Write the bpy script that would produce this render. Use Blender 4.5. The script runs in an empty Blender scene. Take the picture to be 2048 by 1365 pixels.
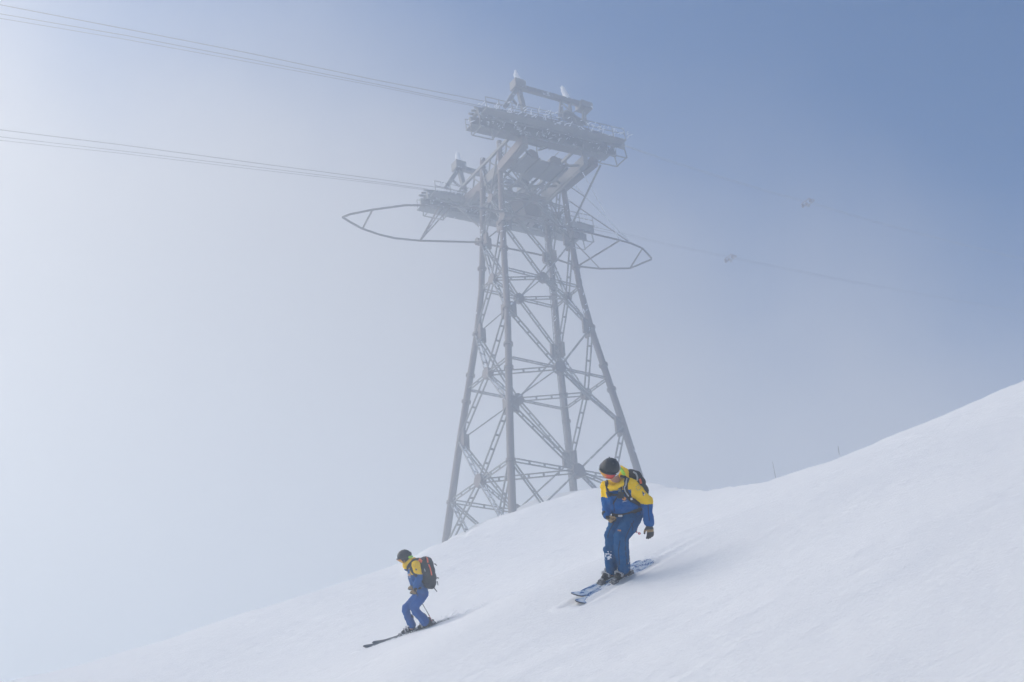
import bpy, bmesh, math, random
import numpy as np
from mathutils import Vector, Matrix, noise
from mathutils.bvhtree import BVHTree
random.seed(7); rng = np.random.default_rng(7)
rad = math.radians

# ============================================================ camera
FPX = 2844.0; PITCH = rad(27.44); ROLL = rad(-3.80)
R0 = np.array([1., 0, 0]); FW = np.array([0, math.cos(PITCH), math.sin(PITCH)]); U0 = np.array([0, -math.sin(PITCH), math.cos(PITCH)])
RT = math.cos(ROLL)*R0 + math.sin(ROLL)*U0; UP = -math.sin(ROLL)*R0 + math.cos(ROLL)*U0
scene = bpy.context.scene
cam_d = bpy.data.cameras.new('camera'); cam = bpy.data.objects.new('camera', cam_d)
scene.collection.objects.link(cam); scene.camera = cam
cam_d.sensor_width = 36.0; cam_d.lens = FPX*36.0/2048.0; cam_d.clip_start = 0.1; cam_d.clip_end = 5000
M3 = Matrix((RT, UP, -FW)).transposed()
cam.matrix_world = M3.to_4x4()

# ============================================================ world, sun, exposure
FOG_STRENGTH = 1.0
SUN_AZ = rad(-76); SUN_EL = rad(41)       # azimuth from +Y, clockwise positive
w = bpy.data.worlds.new('World'); scene.world = w; w.use_nodes = True
nt = w.node_tree; nt.nodes.clear()
wo = nt.nodes.new('ShaderNodeOutputWorld'); bg = nt.nodes.new('ShaderNodeBackground')
sky = nt.nodes.new('ShaderNodeTexSky'); sky.sky_type = 'NISHITA'; sky.sun_disc = False
sky.sun_elevation = SUN_EL; sky.sun_rotation = SUN_AZ; sky.altitude = 2500
sky.air_density = 1.0; sky.dust_density = 0.0; sky.ozone_density = 1.0
bg.inputs['Strength'].default_value = 0.15
# a far fog bank fills the sky to the left and low down; clear blue opens to the upper right
bg2 = nt.nodes.new('ShaderNodeBackground'); bg2.inputs['Color'].default_value = (.63, .635, .68, 1); bg2.inputs['Strength'].default_value = FOG_STRENGTH
wc = nt.nodes.new('ShaderNodeTexCoord'); dp = nt.nodes.new('ShaderNodeVectorMath'); dp.operation = 'DOT_PRODUCT'; dp.inputs[1].default_value = (-1.3, 0, -3.0)
wn = nt.nodes.new('ShaderNodeTexNoise'); wn.inputs['Scale'].default_value = 2.6; wn.inputs['Detail'].default_value = 5; wn.inputs['Roughness'].default_value = .45
mr = nt.nodes.new('ShaderNodeMapRange'); mr.interpolation_type = 'SMOOTHSTEP'; mr.inputs['From Min'].default_value = -1.50; mr.inputs['From Max'].default_value = -.73
ma = nt.nodes.new('ShaderNodeMath'); ma.operation = 'MULTIPLY_ADD'; ma.inputs[1].default_value = 1.1
zs = nt.nodes.new('ShaderNodeSeparateXYZ'); zr = nt.nodes.new('ShaderNodeMapRange'); zr.interpolation_type = 'SMOOTHSTEP'
for _k, _v in (('From Min', .30), ('From Max', .56), ('To Min', 1.22*FOG_STRENGTH), ('To Max', 1.0*FOG_STRENGTH)): zr.inputs[_k].default_value = _v
nt.links.new(wc.outputs['Generated'], zs.inputs[0]); nt.links.new(zs.outputs['Z'], zr.inputs['Value']); nt.links.new(zr.outputs[0], bg2.inputs['Strength'])
nt.links.new(wc.outputs['Generated'], dp.inputs[0]); nt.links.new(wc.outputs['Generated'], wn.inputs['Vector'])
nt.links.new(wn.outputs['Fac'], ma.inputs[0]); nt.links.new(dp.outputs['Value'], ma.inputs[2]); nt.links.new(ma.outputs[0], mr.inputs['Value'])
mxs = nt.nodes.new('ShaderNodeMixShader'); nt.links.new(mr.outputs[0], mxs.inputs[0])
hs = nt.nodes.new('ShaderNodeHueSaturation'); hs.inputs['Saturation'].default_value = 1.4; hs.inputs['Value'].default_value = 1.0
nt.links.new(sky.outputs[0], hs.inputs['Color']); nt.links.new(hs.outputs[0], bg.inputs['Color']); nt.links.new(bg.outputs[0], mxs.inputs[1]); nt.links.new(bg2.outputs[0], mxs.inputs[2]); nt.links.new(mxs.outputs[0], wo.inputs['Surface'])
sd = bpy.data.lights.new('sun', 'SUN'); sun = bpy.data.objects.new('sun', sd); scene.collection.objects.link(sun)
sd.energy = 3.45; sd.angle = rad(70); sd.color = (1.0, 0.88, 0.76)
sdir = Vector((math.sin(SUN_AZ)*math.cos(SUN_EL), math.cos(SUN_AZ)*math.cos(SUN_EL), math.sin(SUN_EL)))
sun.rotation_euler = sdir.to_track_quat('Z', 'Y').to_euler()
scene.view_settings.view_transform = 'Standard'; scene.view_settings.look = 'None'
scene.view_settings.exposure = -0.09; scene.view_settings.gamma = 1.0
scene.cycles.volume_bounces = 2; scene.cycles.max_bounces = 8; scene.cycles.diffuse_bounces = 3
scene.cycles.use_denoising = True
HAZE_DENSITY = 0.0070; HAZE_G = 0.76

# ============================================================ helpers
def ray(x, y): return FW + RT*(x-1024)/FPX - UP*(y-682.5)/FPX
def P(x, y, d): return ray(x, y)*d                     # point seen at (x,y), d metres along the view axis
def proj(q):
    q = np.asarray(q, float); d = q@FW
    return 1024+FPX*(q@RT)/d, 682.5-FPX*(q@UP)/d
def nrm(a): a = np.asarray(a, float); return a/np.linalg.norm(a)
def cv(r, u, t): return RT*r + UP*u - FW*t              # a direction given as right / up / towards the viewer

class MB:
    def __init__(s): s.v = []; s.f = []
    def add(s, vs, fs):
        n = len(s.v); s.v += [tuple(map(float, q)) for q in vs]; s.f += [tuple(n+i for i in q) for q in fs]; return s
    def box(s, c, ax, h):
        c = np.asarray(c, float); ax = [nrm(a) for a in ax]
        vs = [c+ax[0]*h[0]*i+ax[1]*h[1]*j+ax[2]*h[2]*k for i in (-1, 1) for j in (-1, 1) for k in (-1, 1)]
        return s.add(vs, [(0, 1, 3, 2), (4, 6, 7, 5), (0, 4, 5, 1), (2, 3, 7, 6), (0, 2, 6, 4), (1, 5, 7, 3)])
    def beam(s, p, q, wd, ht, up=(0, 0, 1)):
        p = np.asarray(p, float); q = np.asarray(q, float); a = nrm(q-p); b = np.cross(a, up)
        if np.linalg.norm(b) < 1e-3: b = np.cross(a, (1, 0, 0))
        b = nrm(b); c = np.cross(b, a)
        return s.box((p+q)/2, (a, b, c), (np.linalg.norm(q-p)/2, wd/2, ht/2))
    def tube(s, pts, r, n=8, cap=True):
        pts = [np.asarray(q, float) for q in pts]; rs = r if hasattr(r, '__len__') else [r]*len(pts)
        rings = []; prev = None
        for i, q in enumerate(pts):
            a = nrm(pts[min(i+1, len(pts)-1)]-pts[max(i-1, 0)])
            if prev is None:
                b = np.cross(a, (0, 0, 1.))
                if np.linalg.norm(b) < .05: b = np.cross(a, (1., 0, 0))
            else: b = prev - a*(prev@a)
            b = nrm(b); prev = b; c = np.cross(a, b)
            rings.append([q+(b*math.cos(t)+c*math.sin(t))*rs[i] for t in np.arange(n)*2*math.pi/n])
        vs = [x for rr in rings for x in rr]; fs = []
        for i in range(len(pts)-1):
            for k in range(n): fs.append((i*n+k, i*n+(k+1) % n, (i+1)*n+(k+1) % n, (i+1)*n+k))
        if cap: fs += [tuple(range(n))[::-1], tuple((len(pts)-1)*n+k for k in range(n))]
        return s.add(vs, fs)
    def ell(s, c, ax, h, nu=16, nv=10):
        c = np.asarray(c, float); ax = [nrm(a) for a in ax]; vs = []; fs = []
        for j in range(1, nv):
            ph = math.pi*j/nv
            for i in range(nu):
                t = 2*math.pi*i/nu
                vs.append(c+ax[0]*h[0]*math.sin(ph)*math.cos(t)+ax[1]*h[1]*math.sin(ph)*math.sin(t)+ax[2]*h[2]*math.cos(ph))
        top = len(vs); vs += [c+ax[2]*h[2], c-ax[2]*h[2]]
        for j in range(nv-2):
            for i in range(nu): fs.append((j*nu+i, (j+1)*nu+i, (j+1)*nu+(i+1) % nu, j*nu+(i+1) % nu))
        for i in range(nu):
            fs.append((top, i, (i+1) % nu)); fs.append((top+1, (nv-2)*nu+(i+1) % nu, (nv-2)*nu+i))
        return s.add(vs, fs)
    def cap(s, p, q, r0, r1, n=14):
        p = np.asarray(p, float); q = np.asarray(q, float); a = nrm(q-p)
        pts = []; rs = []
        for t in (-.98, -.8, -.5, 0): pts.append(p+a*r0*t); rs.append(r0*math.sqrt(1-t*t))
        for t in (0, .5, .8, .98): pts.append(q+a*r1*t); rs.append(r1*math.sqrt(1-t*t))
        return s.tube(pts, rs, n)
    def build(s, name, mat, parent=None, smooth=False, mats=None):
        me = bpy.data.meshes.new(name)
        off = np.array(root_loc(parent)) if parent is not None else np.zeros(3)
        me.from_pydata([tuple(np.array(q)-off) for q in s.v], [], s.f)
        for m in (mats or [mat]): me.materials.append(m)
        o = bpy.data.objects.new(name, me); scene.collection.objects.link(o)
        if parent is not None: o.parent = parent
        if smooth: me.shade_smooth()
        me.update(); return o

def root_loc(o):
    l = Vector((0, 0, 0))
    while o is not None: l += o.location; o = o.parent
    return l
def empty(name, loc, label, cat, group=None):
    o = bpy.data.objects.new(name, None); scene.collection.objects.link(o); o.location = Vector(loc); o.empty_display_size = .2
    tag(o, label, cat, group); return o
def tag(o, label=None, cat=None, group=None, kind=None):
    if label: o['label'] = label
    if cat: o['category'] = cat
    if group: o['group'] = group
    if kind: o['kind'] = kind
    return o
def solid(mb, name, mat, parent, voxel=.012, smooth=6, folds=0., fscale=.1, mats=None, pick=None):
    """fuse the overlapping shapes of mb into one continuous skin"""
    o = mb.build(name, mat, parent, mats=mats)
    m = o.modifiers.new('r', 'REMESH'); m.mode = 'VOXEL'; m.voxel_size = voxel; m.use_smooth_shade = True
    m = o.modifiers.new('s', 'SMOOTH'); m.factor = .6; m.iterations = smooth
    if folds:
        tx = bpy.data.textures.new('folds', 'CLOUDS'); tx.noise_scale = fscale; tx.noise_depth = 3
        m = o.modifiers.new('d', 'DISPLACE'); m.texture = tx; m.strength = folds; m.mid_level = .5; m.texture_coords = 'LOCAL'
    dg = bpy.context.evaluated_depsgraph_get(); ev = o.evaluated_get(dg)
    me = bpy.data.meshes.new_from_object(ev, depsgraph=dg); old = o.data
    o.modifiers.clear(); me.materials.clear()
    for mm in (mats or [mat]): me.materials.append(mm)
    o.data = me; me.name = name; bpy.data.meshes.remove(old); me.shade_smooth()
    if pick:
        off = np.array(root_loc(parent))
        for p in me.polygons: p.material_index = pick(np.array(p.center)+off)
    return o

def mat(name, col, rough=.6, metal=0., bump=0., bscale=20., var=0., vscale=5., spec=.5):
    m = bpy.data.materials.new(name); m.use_nodes = True; t = m.node_tree; b = t.nodes['Principled BSDF']
    b.inputs['Roughness'].default_value = rough; b.inputs['Metallic'].default_value = metal; b.inputs['Specular IOR Level'].default_value = spec
    b.inputs['Base Color'].default_value = (*col, 1)
    tc = t.nodes.new('ShaderNodeTexCoord')
    if var:
        n = t.nodes.new('ShaderNodeTexNoise'); n.inputs['Scale'].default_value = vscale; n.inputs['Detail'].default_value = 5
        r = t.nodes.new('ShaderNodeValToRGB'); r.color_ramp.elements[0].position = .3; r.color_ramp.elements[1].position = .7
        r.color_ramp.elements[0].color = (*[c*(1-var) for c in col], 1); r.color_ramp.elements[1].color = (*[min(1, c*(1+var)) for c in col], 1)
        t.links.new(tc.outputs['Object'], n.inputs['Vector']); t.links.new(n.outputs['Fac'], r.inputs[0]); t.links.new(r.outputs[0], b.inputs['Base Color'])
    if bump:
        n = t.nodes.new('ShaderNodeTexNoise'); n.inputs['Scale'].default_value = bscale; n.inputs['Detail'].default_value = 6
        k = t.nodes.new('ShaderNodeBump'); k.inputs['Strength'].default_value = bump; k.inputs['Distance'].default_value = .02
        t.links.new(tc.outputs['Object'], n.inputs['Vector']); t.links.new(n.outputs['Fac'], k.inputs['Height']); t.links.new(k.outputs[0], b.inputs['Normal'])
    return m

def rimed(name, col, amount=.5, up=True):
    """dark painted steel with rime ice crusted on it in patches and on upward faces"""
    m = mat(name, col, .55, .2); t = m.node_tree; b = t.nodes['Principled BSDF']
    tc = t.nodes.new('ShaderNodeTexCoord'); n = t.nodes.new('ShaderNodeTexNoise'); n.inputs['Scale'].default_value = 1.7; n.inputs['Detail'].default_value = 8; n.inputs['Roughness'].default_value = .7
    g = t.nodes.new('ShaderNodeNewGeometry'); sp = t.nodes.new('ShaderNodeSeparateXYZ')
    t.links.new(g.outputs['Normal'], sp.inputs[0]); t.links.new(tc.outputs['Object'], n.inputs['Vector'])
    a = t.nodes.new('ShaderNodeMath'); a.operation = 'MULTIPLY_ADD'; a.inputs[1].default_value = .33 if up else 0.; 
    x = t.nodes.new('ShaderNodeMath'); x.operation = 'MULTIPLY_ADD'; x.inputs[1].default_value = .12
    t.links.new(sp.outputs['Z'], a.inputs[0]); t.links.new(n.outputs['Fac'], a.inputs[2])
    t.links.new(sp.outputs['X'], x.inputs[0]); t.links.new(a.outputs[0], x.inputs[2])
    r = t.nodes.new('ShaderNodeMapRange'); r.inputs['From Min'].default_value = .78-amount*.4; r.inputs['From Max'].default_value = .9-amount*.4
    t.links.new(x.outputs[0], r.inputs['Value'])
    mx = t.nodes.new('ShaderNodeMix'); mx.data_type = 'RGBA'; mx.inputs[6].default_value = (*col, 1); mx.inputs[7].default_value = (.86, .88, .92, 1)
    t.links.new(r.outputs[0], mx.inputs[0]); t.links.new(mx.outputs[2], b.inputs['Base Color'])
    return m

M = {}
M['steel'] = rimed('rimed_steel', (.18, .178, .18), .32)
M['steel_leg'] = rimed('rimed_leg_steel', (.15, .125, .125), .14)
M['steel_top'] = rimed('rimed_head_steel', (.16, .162, .165), .38)
M['cable'] = mat('cable_steel', (.12, .125, .135), .7, .2)
M['ice'] = mat('rime_ice', (.85, .88, .93), .8, bump=.6, bscale=8)
M['pole'] = mat('weathered_pole', (.34, .35, .36), .8, var=.3)
M['jy'] = mat('yellow_shell', (.96, .60, .002), .8, bump=.25, bscale=55, var=.06, vscale=9, spec=.12)
M['jb'] = mat('blue_shell', (.0, .095, .33), .8, bump=.25, bscale=55, var=.12, vscale=7, spec=.12)
M['pb'] = mat('blue_trousers', (.0, .085, .24), .8, bump=.3, bscale=45, var=.15, vscale=7, spec=.12)
M['pb2'] = mat('royal_blue_trousers', (.0, .085, .34), .8, bump=.3, bscale=45, var=.12, vscale=7, spec=.12)
M['lime'] = mat('lime_lining', (.45, .85, .05), .7)
M['blk'] = mat('black_webbing', (.012, .014, .016), .75, bump=.3, bscale=200)
M['pack'] = mat('black_pack_fabric', (.016, .019, .021), .7, bump=.4, bscale=60, var=.25, vscale=12)
M['helmet'] = mat('matt_black_shell', (.012, .017, .02), .5, var=.15, vscale=6)
M['skin'] = mat('skin', (.55, .30, .22), .55, var=.08)
M['grey'] = mat('pale_grey_trim', (.42, .44, .46), .55)
M['white'] = mat('white_trim', (.75, .76, .8), .6)
M['tan'] = mat('tan_leather', (.33, .22, .10), .7, bump=.3, bscale=60, var=.3, vscale=30)
M['glove'] = mat('dark_grey_leather', (.045, .042, .04), .75, bump=.3, bscale=60, var=.3, vscale=30)
M['orange'] = mat('coral_orange_fabric', (.85, .16, .06), .6)
M['boot'] = mat('black_boot_shell', (.018, .019, .02), .4, var=.3, vscale=20)
M['metal'] = mat('buckle_alloy', (.55, .55, .56), .35, .6)
M['rust'] = mat('dull_red_sheave', (.30, .25, .26), .7)
M['cable_r'] = mat('rimed_haze_faded_rope', (.42, .45, .50), .8, var=.4, vscale=3)  # rime-pale rope, lightened further to imitate fading into the haze
M['bindg'] = mat('snow_dusted_binding', (.16, .165, .17), .6, var=.7, vscale=25)
M['red'] = mat('red_paint', (.62, .03, .04), .5)
M['logo_o'] = mat('orange_print', (.75, .33, .06), .6)
M['logo_b'] = mat('navy_print', (.01, .03, .18), .6)
M['logo_g'] = mat('reflective_grey_print', (.60, .45, .16), .5)
M['goggle_frame'] = mat('goggle_frame', (.03, .03, .035), .4)
M['dust'] = mat('snow_crust', (.85, .88, .93), .8)
M['powder'] = bpy.data.materials.new('flying_powder'); M['powder'].use_nodes = True; _t = M['powder'].node_tree; _t.nodes.clear()
_o = _t.nodes.new('ShaderNodeOutputMaterial'); _a = _t.nodes.new('ShaderNodeBsdfDiffuse'); _b = _t.nodes.new('ShaderNodeBsdfTranslucent'); _m = _t.nodes.new('ShaderNodeMixShader')
_a.inputs[0].default_value = (.95, .96, .98, 1); _b.inputs[0].default_value = (.95, .96, .98, 1); _m.inputs[0].default_value = .6
_t.links.new(_a.outputs[0], _m.inputs[1]); _t.links.new(_b.outputs[0], _m.inputs[2]); _t.links.new(_m.outputs[0], _o.inputs[0])

def ramp_mat(name, axis, stops, rough=.15):
    m = mat(name, (1, 1, 1), rough); t = m.node_tree; b = t.nodes['Principled BSDF']
    tc = t.nodes.new('ShaderNodeTexCoord'); sp = t.nodes.new('ShaderNodeSeparateXYZ'); r = t.nodes.new('ShaderNodeValToRGB')
    t.links.new(tc.outputs['Generated'], sp.inputs[0]); t.links.new(sp.outputs[axis], r.inputs[0])
    e = r.color_ramp.elements
    e[0].position, e[0].color = stops[0][0], (*stops[0][1], 1); e[1].position, e[1].color = stops[-1][0], (*stops[-1][1], 1)
    for p_, c_ in stops[1:-1]:
        q = e.new(p_); q.color = (*c_, 1)
    t.links.new(r.outputs[0], b.inputs['Base Color']); return m

# ============================================================ snow terrain
TH = rad(32.5)
TU = np.array([math.cos(TH), math.sin(TH), 0]); TV = np.array([-math.sin(TH), math.cos(TH), 0]); T0 = np.array([1.79, 100, 0.])
def aw(z): return float(np.interp(z, [33, 38.9, 43.8, 48, 52.7, 56.6, 61, 72], [6.45, 5.7, 5.08, 4.5, 3.86, 3.52, 3.3, 2.85]))
def bw(z): return float(np.interp(z, [33, 38.9, 43.8, 48, 52.7, 56.6, 61, 72], [5.2, 4.4, 3.72, 3.1, 2.38, 1.86, 1.6, 1.3]))
def leg(s, t, z): return T0+TU*s*aw(z)+TV*t*bw(z)+np.array([0, 0, z])
LEGZ = {(-1, 1): 36.1, (-1, -1): 34.15, (1, 1): 41.0, (1, -1): 38.6}
def Py(x, y, wy): d = ray(x, y); return d*(wy/d[1])

SK1 = dict(tip=P(1151, 1217, 16.95), tail=P(1303, 1125, 18.32)); SK2 = dict(tip=P(728, 1302, 28.15), tail=P(903, 1236, 28.85))
SKL = dict(tA=P(1151, 1215, 16.95), lA=P(1303, 1122, 18.32), tB=P(1143, 1200, 17.14), lB=P(1284, 1125, 18.56),
           tA2=P(727, 1300, 27.98), lA2=P(899, 1239, 28.60), tB2=P(745, 1292, 28.22), lB2=P(908, 1236, 28.80))
SKPL = []
for ks in (('tA', 'lA', 'tB', 'lB'), ('tA2', 'lA2', 'tB2', 'lB2')):
    q = np.array([SKL[k] for k in ks]); co = np.linalg.lstsq(np.c_[np.ones(4), q[:, :2]], q[:, 2], rcond=None)[0]; SKPL.append((q.mean(0)[:2], None, co))
ctrl = [(0, 0, -1.6), (0, -14, -7.2), (-16, 0, -7.4), (14, 0, 3.6), (8, 9, 4.2), (-8, 9, -.9), (0, 9, 1.9), (20, 14, 8.6), (-16, 16, -.2)]
ctrl += [tuple(SK1['tip']), tuple(SK1['tail']), tuple(SK2['tip']), tuple(SK2['tail'])]
ctrl += [tuple(P(1234, 1169, 17.70))]
ctrl += [tuple(leg(s, t, z)) for (s, t), z in LEGZ.items()]
for x, y, wy in [(-420, 1462, 60), (0, 1366, 62), (100, 1345, 62), (300, 1289, 64), (500, 1222, 68), (700, 1160, 76), (800, 1126, 86), (870, 1091, 98), (950, 1052, 104), (1180, 978, 106), (1330, 984, 98), (1380, 993, 92), (1450, 985, 82), (1550, 960, 72), (1700, 905, 58), (1850, 858, 48), (2040, 768, 40), (2400, 590, 36)]:
    ctrl.append(tuple(Py(x, y, wy)))
    q = Py(x, y, wy); k = np.array([q[0], q[1]]); k = k/np.linalg.norm(k)
    ctrl.append((q[0]+k[0]*35, q[1]+k[1]*35, q[2]+35*(q[2]/math.hypot(q[0], q[1]))-11))
    ctrl.append((q[0]+k[0]*110, q[1]+k[1]*110, q[2]-12))
ctrl = np.array(ctrl)
def _phi(r): return np.where(r > 1e-9, r*r*np.log(r+1e-12), 0)
_K = _phi(np.linalg.norm(ctrl[:, None, :2]-ctrl[None, :, :2], axis=2)) + np.eye(len(ctrl))*.4
_Pm = np.c_[np.ones(len(ctrl)), ctrl[:, :2]]
_A = np.block([[_K, _Pm], [_Pm.T, np.zeros((3, 3))]]); _S = np.linalg.solve(_A, np.r_[ctrl[:, 2], 0, 0, 0])
def tps(X, Y):
    out = _S[-3]+_S[-2]*X+_S[-1]*Y
    for i in range(len(ctrl)): out = out+_S[i]*_phi(np.hypot(X-ctrl[i, 0], Y-ctrl[i, 1]))
    return out
_perm = rng.random((256, 256))
def vnoise(x, y):
    xi = np.floor(x).astype(int); yi = np.floor(y).astype(int); fx = x-xi; fy = y-yi
    fx = fx*fx*(3-2*fx); fy = fy*fy*(3-2*fy)
    g = lambda a, b: _perm[a % 256, b % 256]
    return (g(xi, yi)*(1-fx)+g(xi+1, yi)*fx)*(1-fy)+(g(xi, yi+1)*(1-fx)+g(xi+1, yi+1)*fx)*fy-.5
def segdist(X, Y, a, b):
    ab = b-a; t = np.clip(((X-a[0])*ab[0]+(Y-a[1])*ab[1])/(ab@ab), 0, 1)
    return np.hypot(X-a[0]-ab[0]*t, Y-a[1]-ab[1]*t), t
COR = ([-0.4152, -0.3801, -0.3449, -0.3097, -0.2742, -0.2386, -0.2027, -0.1664, -0.1298, -0.1114, -0.0929, -0.078, -0.0668, -0.0555, -0.0441, -0.027, -0.0107, 0.0055, 0.0246, 0.0511, 0.0773, 0.0933, 0.1068, 0.125, 0.1362, 0.1513, 0.1704, 0.1898, 0.2174, 0.2491, 0.2775, 0.3099, 0.3513, 0.3889, 0.4357], [-0.00236, -0.00269, -0.00331, -0.00374, -0.00428, -0.00485, -0.00463, -0.0063, -0.00738, -0.00784, -0.00858, -0.01514, -0.01047, -0.00726, -0.00954, -0.00916, -0.01173, -0.00865, -0.0069, -0.00673, -0.00839, -0.03916, -0.04188, -0.05059, -0.03685, -0.03786, -0.03161, -0.02102, -0.01574, -0.01037, -0.00904, -0.00976, -0.0089, -0.00799, -0.00847], [57.5, 57.3, 56.9, 57.9, 58.9, 59.9, 62.0, 64.4, 66.0, 65.2, 64.7, 75.0, 78.0, 78.0, 78.0, 100.3, 100.9, 101.0, 101.7, 95.6, 80.4, 92.0, 82.0, 68.0, 60.0, 54.0, 49.0, 46.0, 44.4, 41.0, 41.0, 41.0, 41.0, 41.0, 41.0])
def ground(X, Y):
    z = tps(X, Y)
    rr = np.hypot(X, Y)
    ca, sa = math.cos(rad(40)), math.sin(rad(40)); Xr = X*ca+Y*sa; Yr = -X*sa+Y*ca
    z = z+.30*vnoise(X*.11+3, Y*.07+8)*np.clip((rr-6)/30, 0, 1)
    far = np.clip((rr-25)/40, 0, 1)
    z = z+.25*far*vnoise(X*.21+31, Y*.12+5)+.14*far*vnoise(X*.6+1, Y*.4+9)
    cl = np.clip(vnoise(Xr*.22, Yr*.5+7)*2.2+.45, 0, 1)
    z = z+.06*vnoise(Xr*.5, Yr*1.1)+.018*vnoise(Xr*1.6+9, Yr*3.5)+.022*vnoise(Xr*4, Yr*7+4)*cl+.028*vnoise(X*8, Y*8)*cl*np.clip(vnoise(X*2.3, Y*2.3)+.35, 0, 1)+.04*far*vnoise(X*1.5, Y*1.1)+.03*far*vnoise(X*3.1, Y*2.6)
    z = z+rr*np.interp(X/np.maximum(Y, 1e-3), COR[0], COR[1])*np.clip((rr-np.interp(X/np.maximum(Y, 1e-3), COR[0], COR[2])*.72)/(np.interp(X/np.maximum(Y, 1e-3), COR[0], COR[2])*.25), 0, 1)*(Y > 5)
    # the snow the skis are riding on
    for c0, nrm_, c_ in SKPL:
        d = np.hypot(X-c0[0], Y-c0[1]); wgt = np.exp(-(d/2.8)**2); pl = c_[0]+c_[1]*X+c_[2]*Y-.012
        z = z*(1-wgt)+pl*wgt
    # ski tracks: shallow grooves behind the skis
    for S, sep, ln in ((SK1, .16, 1.4), (SK2, .14, 5.0)):
        a = S['tail'][:2]; b = S['tip'][:2]; d = nrm(a-b); nn = np.array([-d[1], d[0]])
        for q in (-sep, sep):
            A_ = b+nn*q*.6; B_ = a+d*ln+nn*(q+ln*.04)
            ds, t = segdist(X, Y, A_, B_)
            z = z-.035*np.exp(-(ds/.07)**2)*(1-t)+.02*np.exp(-((ds-.16)/.07)**2)*(1-t)
    # scoured hollows and little drifts round the tower feet
    for (s, t), zz in LEGZ.items():
        q = leg(s, t, zz); d = np.hypot(X-q[0], Y-q[1]); z = z-.35*np.exp(-(d/.9)**2)+.30*np.exp(-((d-2.0)/.9)**2)
    return z

NA, NR = 760, 640
az = np.concatenate([np.linspace(-180, -34, 60)[:-1], np.linspace(-34, 34, NA), np.linspace(34, 180, 60)[1:-1]])*math.pi/180
rr = np.concatenate([[0.01], np.geomspace(.8, 9, 40)[:-1], np.geomspace(9, 60, 800)[:-1], np.geomspace(60, 125, 140)[:-1], np.geomspace(125, 420, 40)])
AZ, RR = np.meshgrid(az, rr); X = RR*np.sin(AZ); Y = RR*np.cos(AZ)
Xc = np.where(RR > 190, X*190/RR, X); Yc = np.where(RR > 190, Y*190/RR, Y)
Z = np.maximum(ground(Xc, Yc)-np.maximum(RR-190, 0)*.25, -60)
na, nr = len(az), len(rr)
verts = np.stack([X, Y, Z], -1).reshape(-1, 3).astype(np.float32)
ii, jj = np.meshgrid(np.arange(nr-1), np.arange(na), indexing='ij'); j2 = (jj+1) % na
quads = np.stack([ii*na+jj, ii*na+j2, (ii+1)*na+j2, (ii+1)*na+jj], -1).reshape(-1, 4)[:, ::-1].astype(np.int32)
me = bpy.data.meshes.new('snow_slope'); me.vertices.add(len(verts)); me.vertices.foreach_set('co', verts.ravel())
me.loops.add(quads.size); me.loops.foreach_set('vertex_index', quads.ravel())
me.polygons.add(len(quads)); me.polygons.foreach_set('loop_start', np.arange(len(quads), dtype=np.int32)*4); me.polygons.foreach_set('loop_total', np.full(len(quads), 4, np.int32))
me.update(); me.validate(); me.shade_smooth()
ms = mat('wind_packed_snow', (.885, .90, .905), .8); t = ms.node_tree; b = t.nodes['Principled BSDF']; b.inputs['Specular IOR Level'].default_value = .25
tc = t.nodes.new('ShaderNodeTexCoord'); mp = t.nodes.new('ShaderNodeMapping'); mp.inputs['Rotation'].default_value = (0, 0, rad(-40)); mp.inputs['Scale'].default_value = (1, 3, 1)
t.links.new(tc.outputs['Object'], mp.inputs[0]); last = None
for sc_, st_, ds_ in ((2.2, .5, .05), (14, .5, .02), (60, .5, .008)):
    n = t.nodes.new('ShaderNodeTexNoise'); n.inputs['Scale'].default_value = sc_; n.inputs['Detail'].default_value = 6; n.inputs['Roughness'].default_value = .65
    t.links.new(mp.outputs[0], n.inputs['Vector']); k = t.nodes.new('ShaderNodeBump'); k.inputs['Strength'].default_value = st_; k.inputs['Distance'].default_value = ds_
    t.links.new(n.outputs['Fac'], k.inputs['Height'])
    if last: t.links.new(last.outputs[0], k.inputs['Normal'])
    last = k
t.links.new(last.outputs[0], b.inputs['Normal'])
me.materials.append(ms); snow = bpy.data.objects.new('snow_slope', me); scene.collection.objects.link(snow); tag(snow, kind='structure')
def gz(x, y): return float(ground(np.array([x*1.]), np.array([y*1.]))[0])

# ============================================================ lattice tower
tower = empty('cable_car_tower', T0+np.array([0, 0, 34]), 'huge rime-crusted steel lattice cable car tower standing on the snowy crest in fog', 'tower')
GZ = [34.4, 43.8, 52.7, 61.0, 68.3]; NZ = [39.0, 48.0, 56.6, 64.3]
corners = [(-1, -1), (1, -1), (1, 1), (-1, 1)]
for (s, t) in corners:
    m = MB(); zs = [LEGZ[(s, t)]-3, 38.9, 43.8, 48, 52.7, 56.6, 61, 65, 69.2]
    m.tube([leg(s, t, z) for z in zs], [.29, .29, .28, .27, .26, .25, .25, .24, .24], 14)
    for z in (38.9, 47.0, 49.2, 52.7, 58.5, 61):                              # bolted flange collars
        q = leg(s, t, z); ax = nrm(leg(s, t, z+1)-leg(s, t, z-1)); m.tube([q-ax*.10, q+ax*.10], .37, 14)
    lo = m.build('leg', M['steel_leg'], tower); 
    for zi, z in enumerate(GZ[1:4]):
        q = leg(s, t, z); k = .62 if zi < 2 else .5; g = MB()
        for fa, sg in ((TU, -s), (TV, -t)):
            g.box(q+fa*sg*.35, (fa, (0, 0, 1), np.cross(fa, (0, 0, 1))), (.42, k, .11))
        g.build('gusset', M['steel_leg'], lo)
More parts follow.
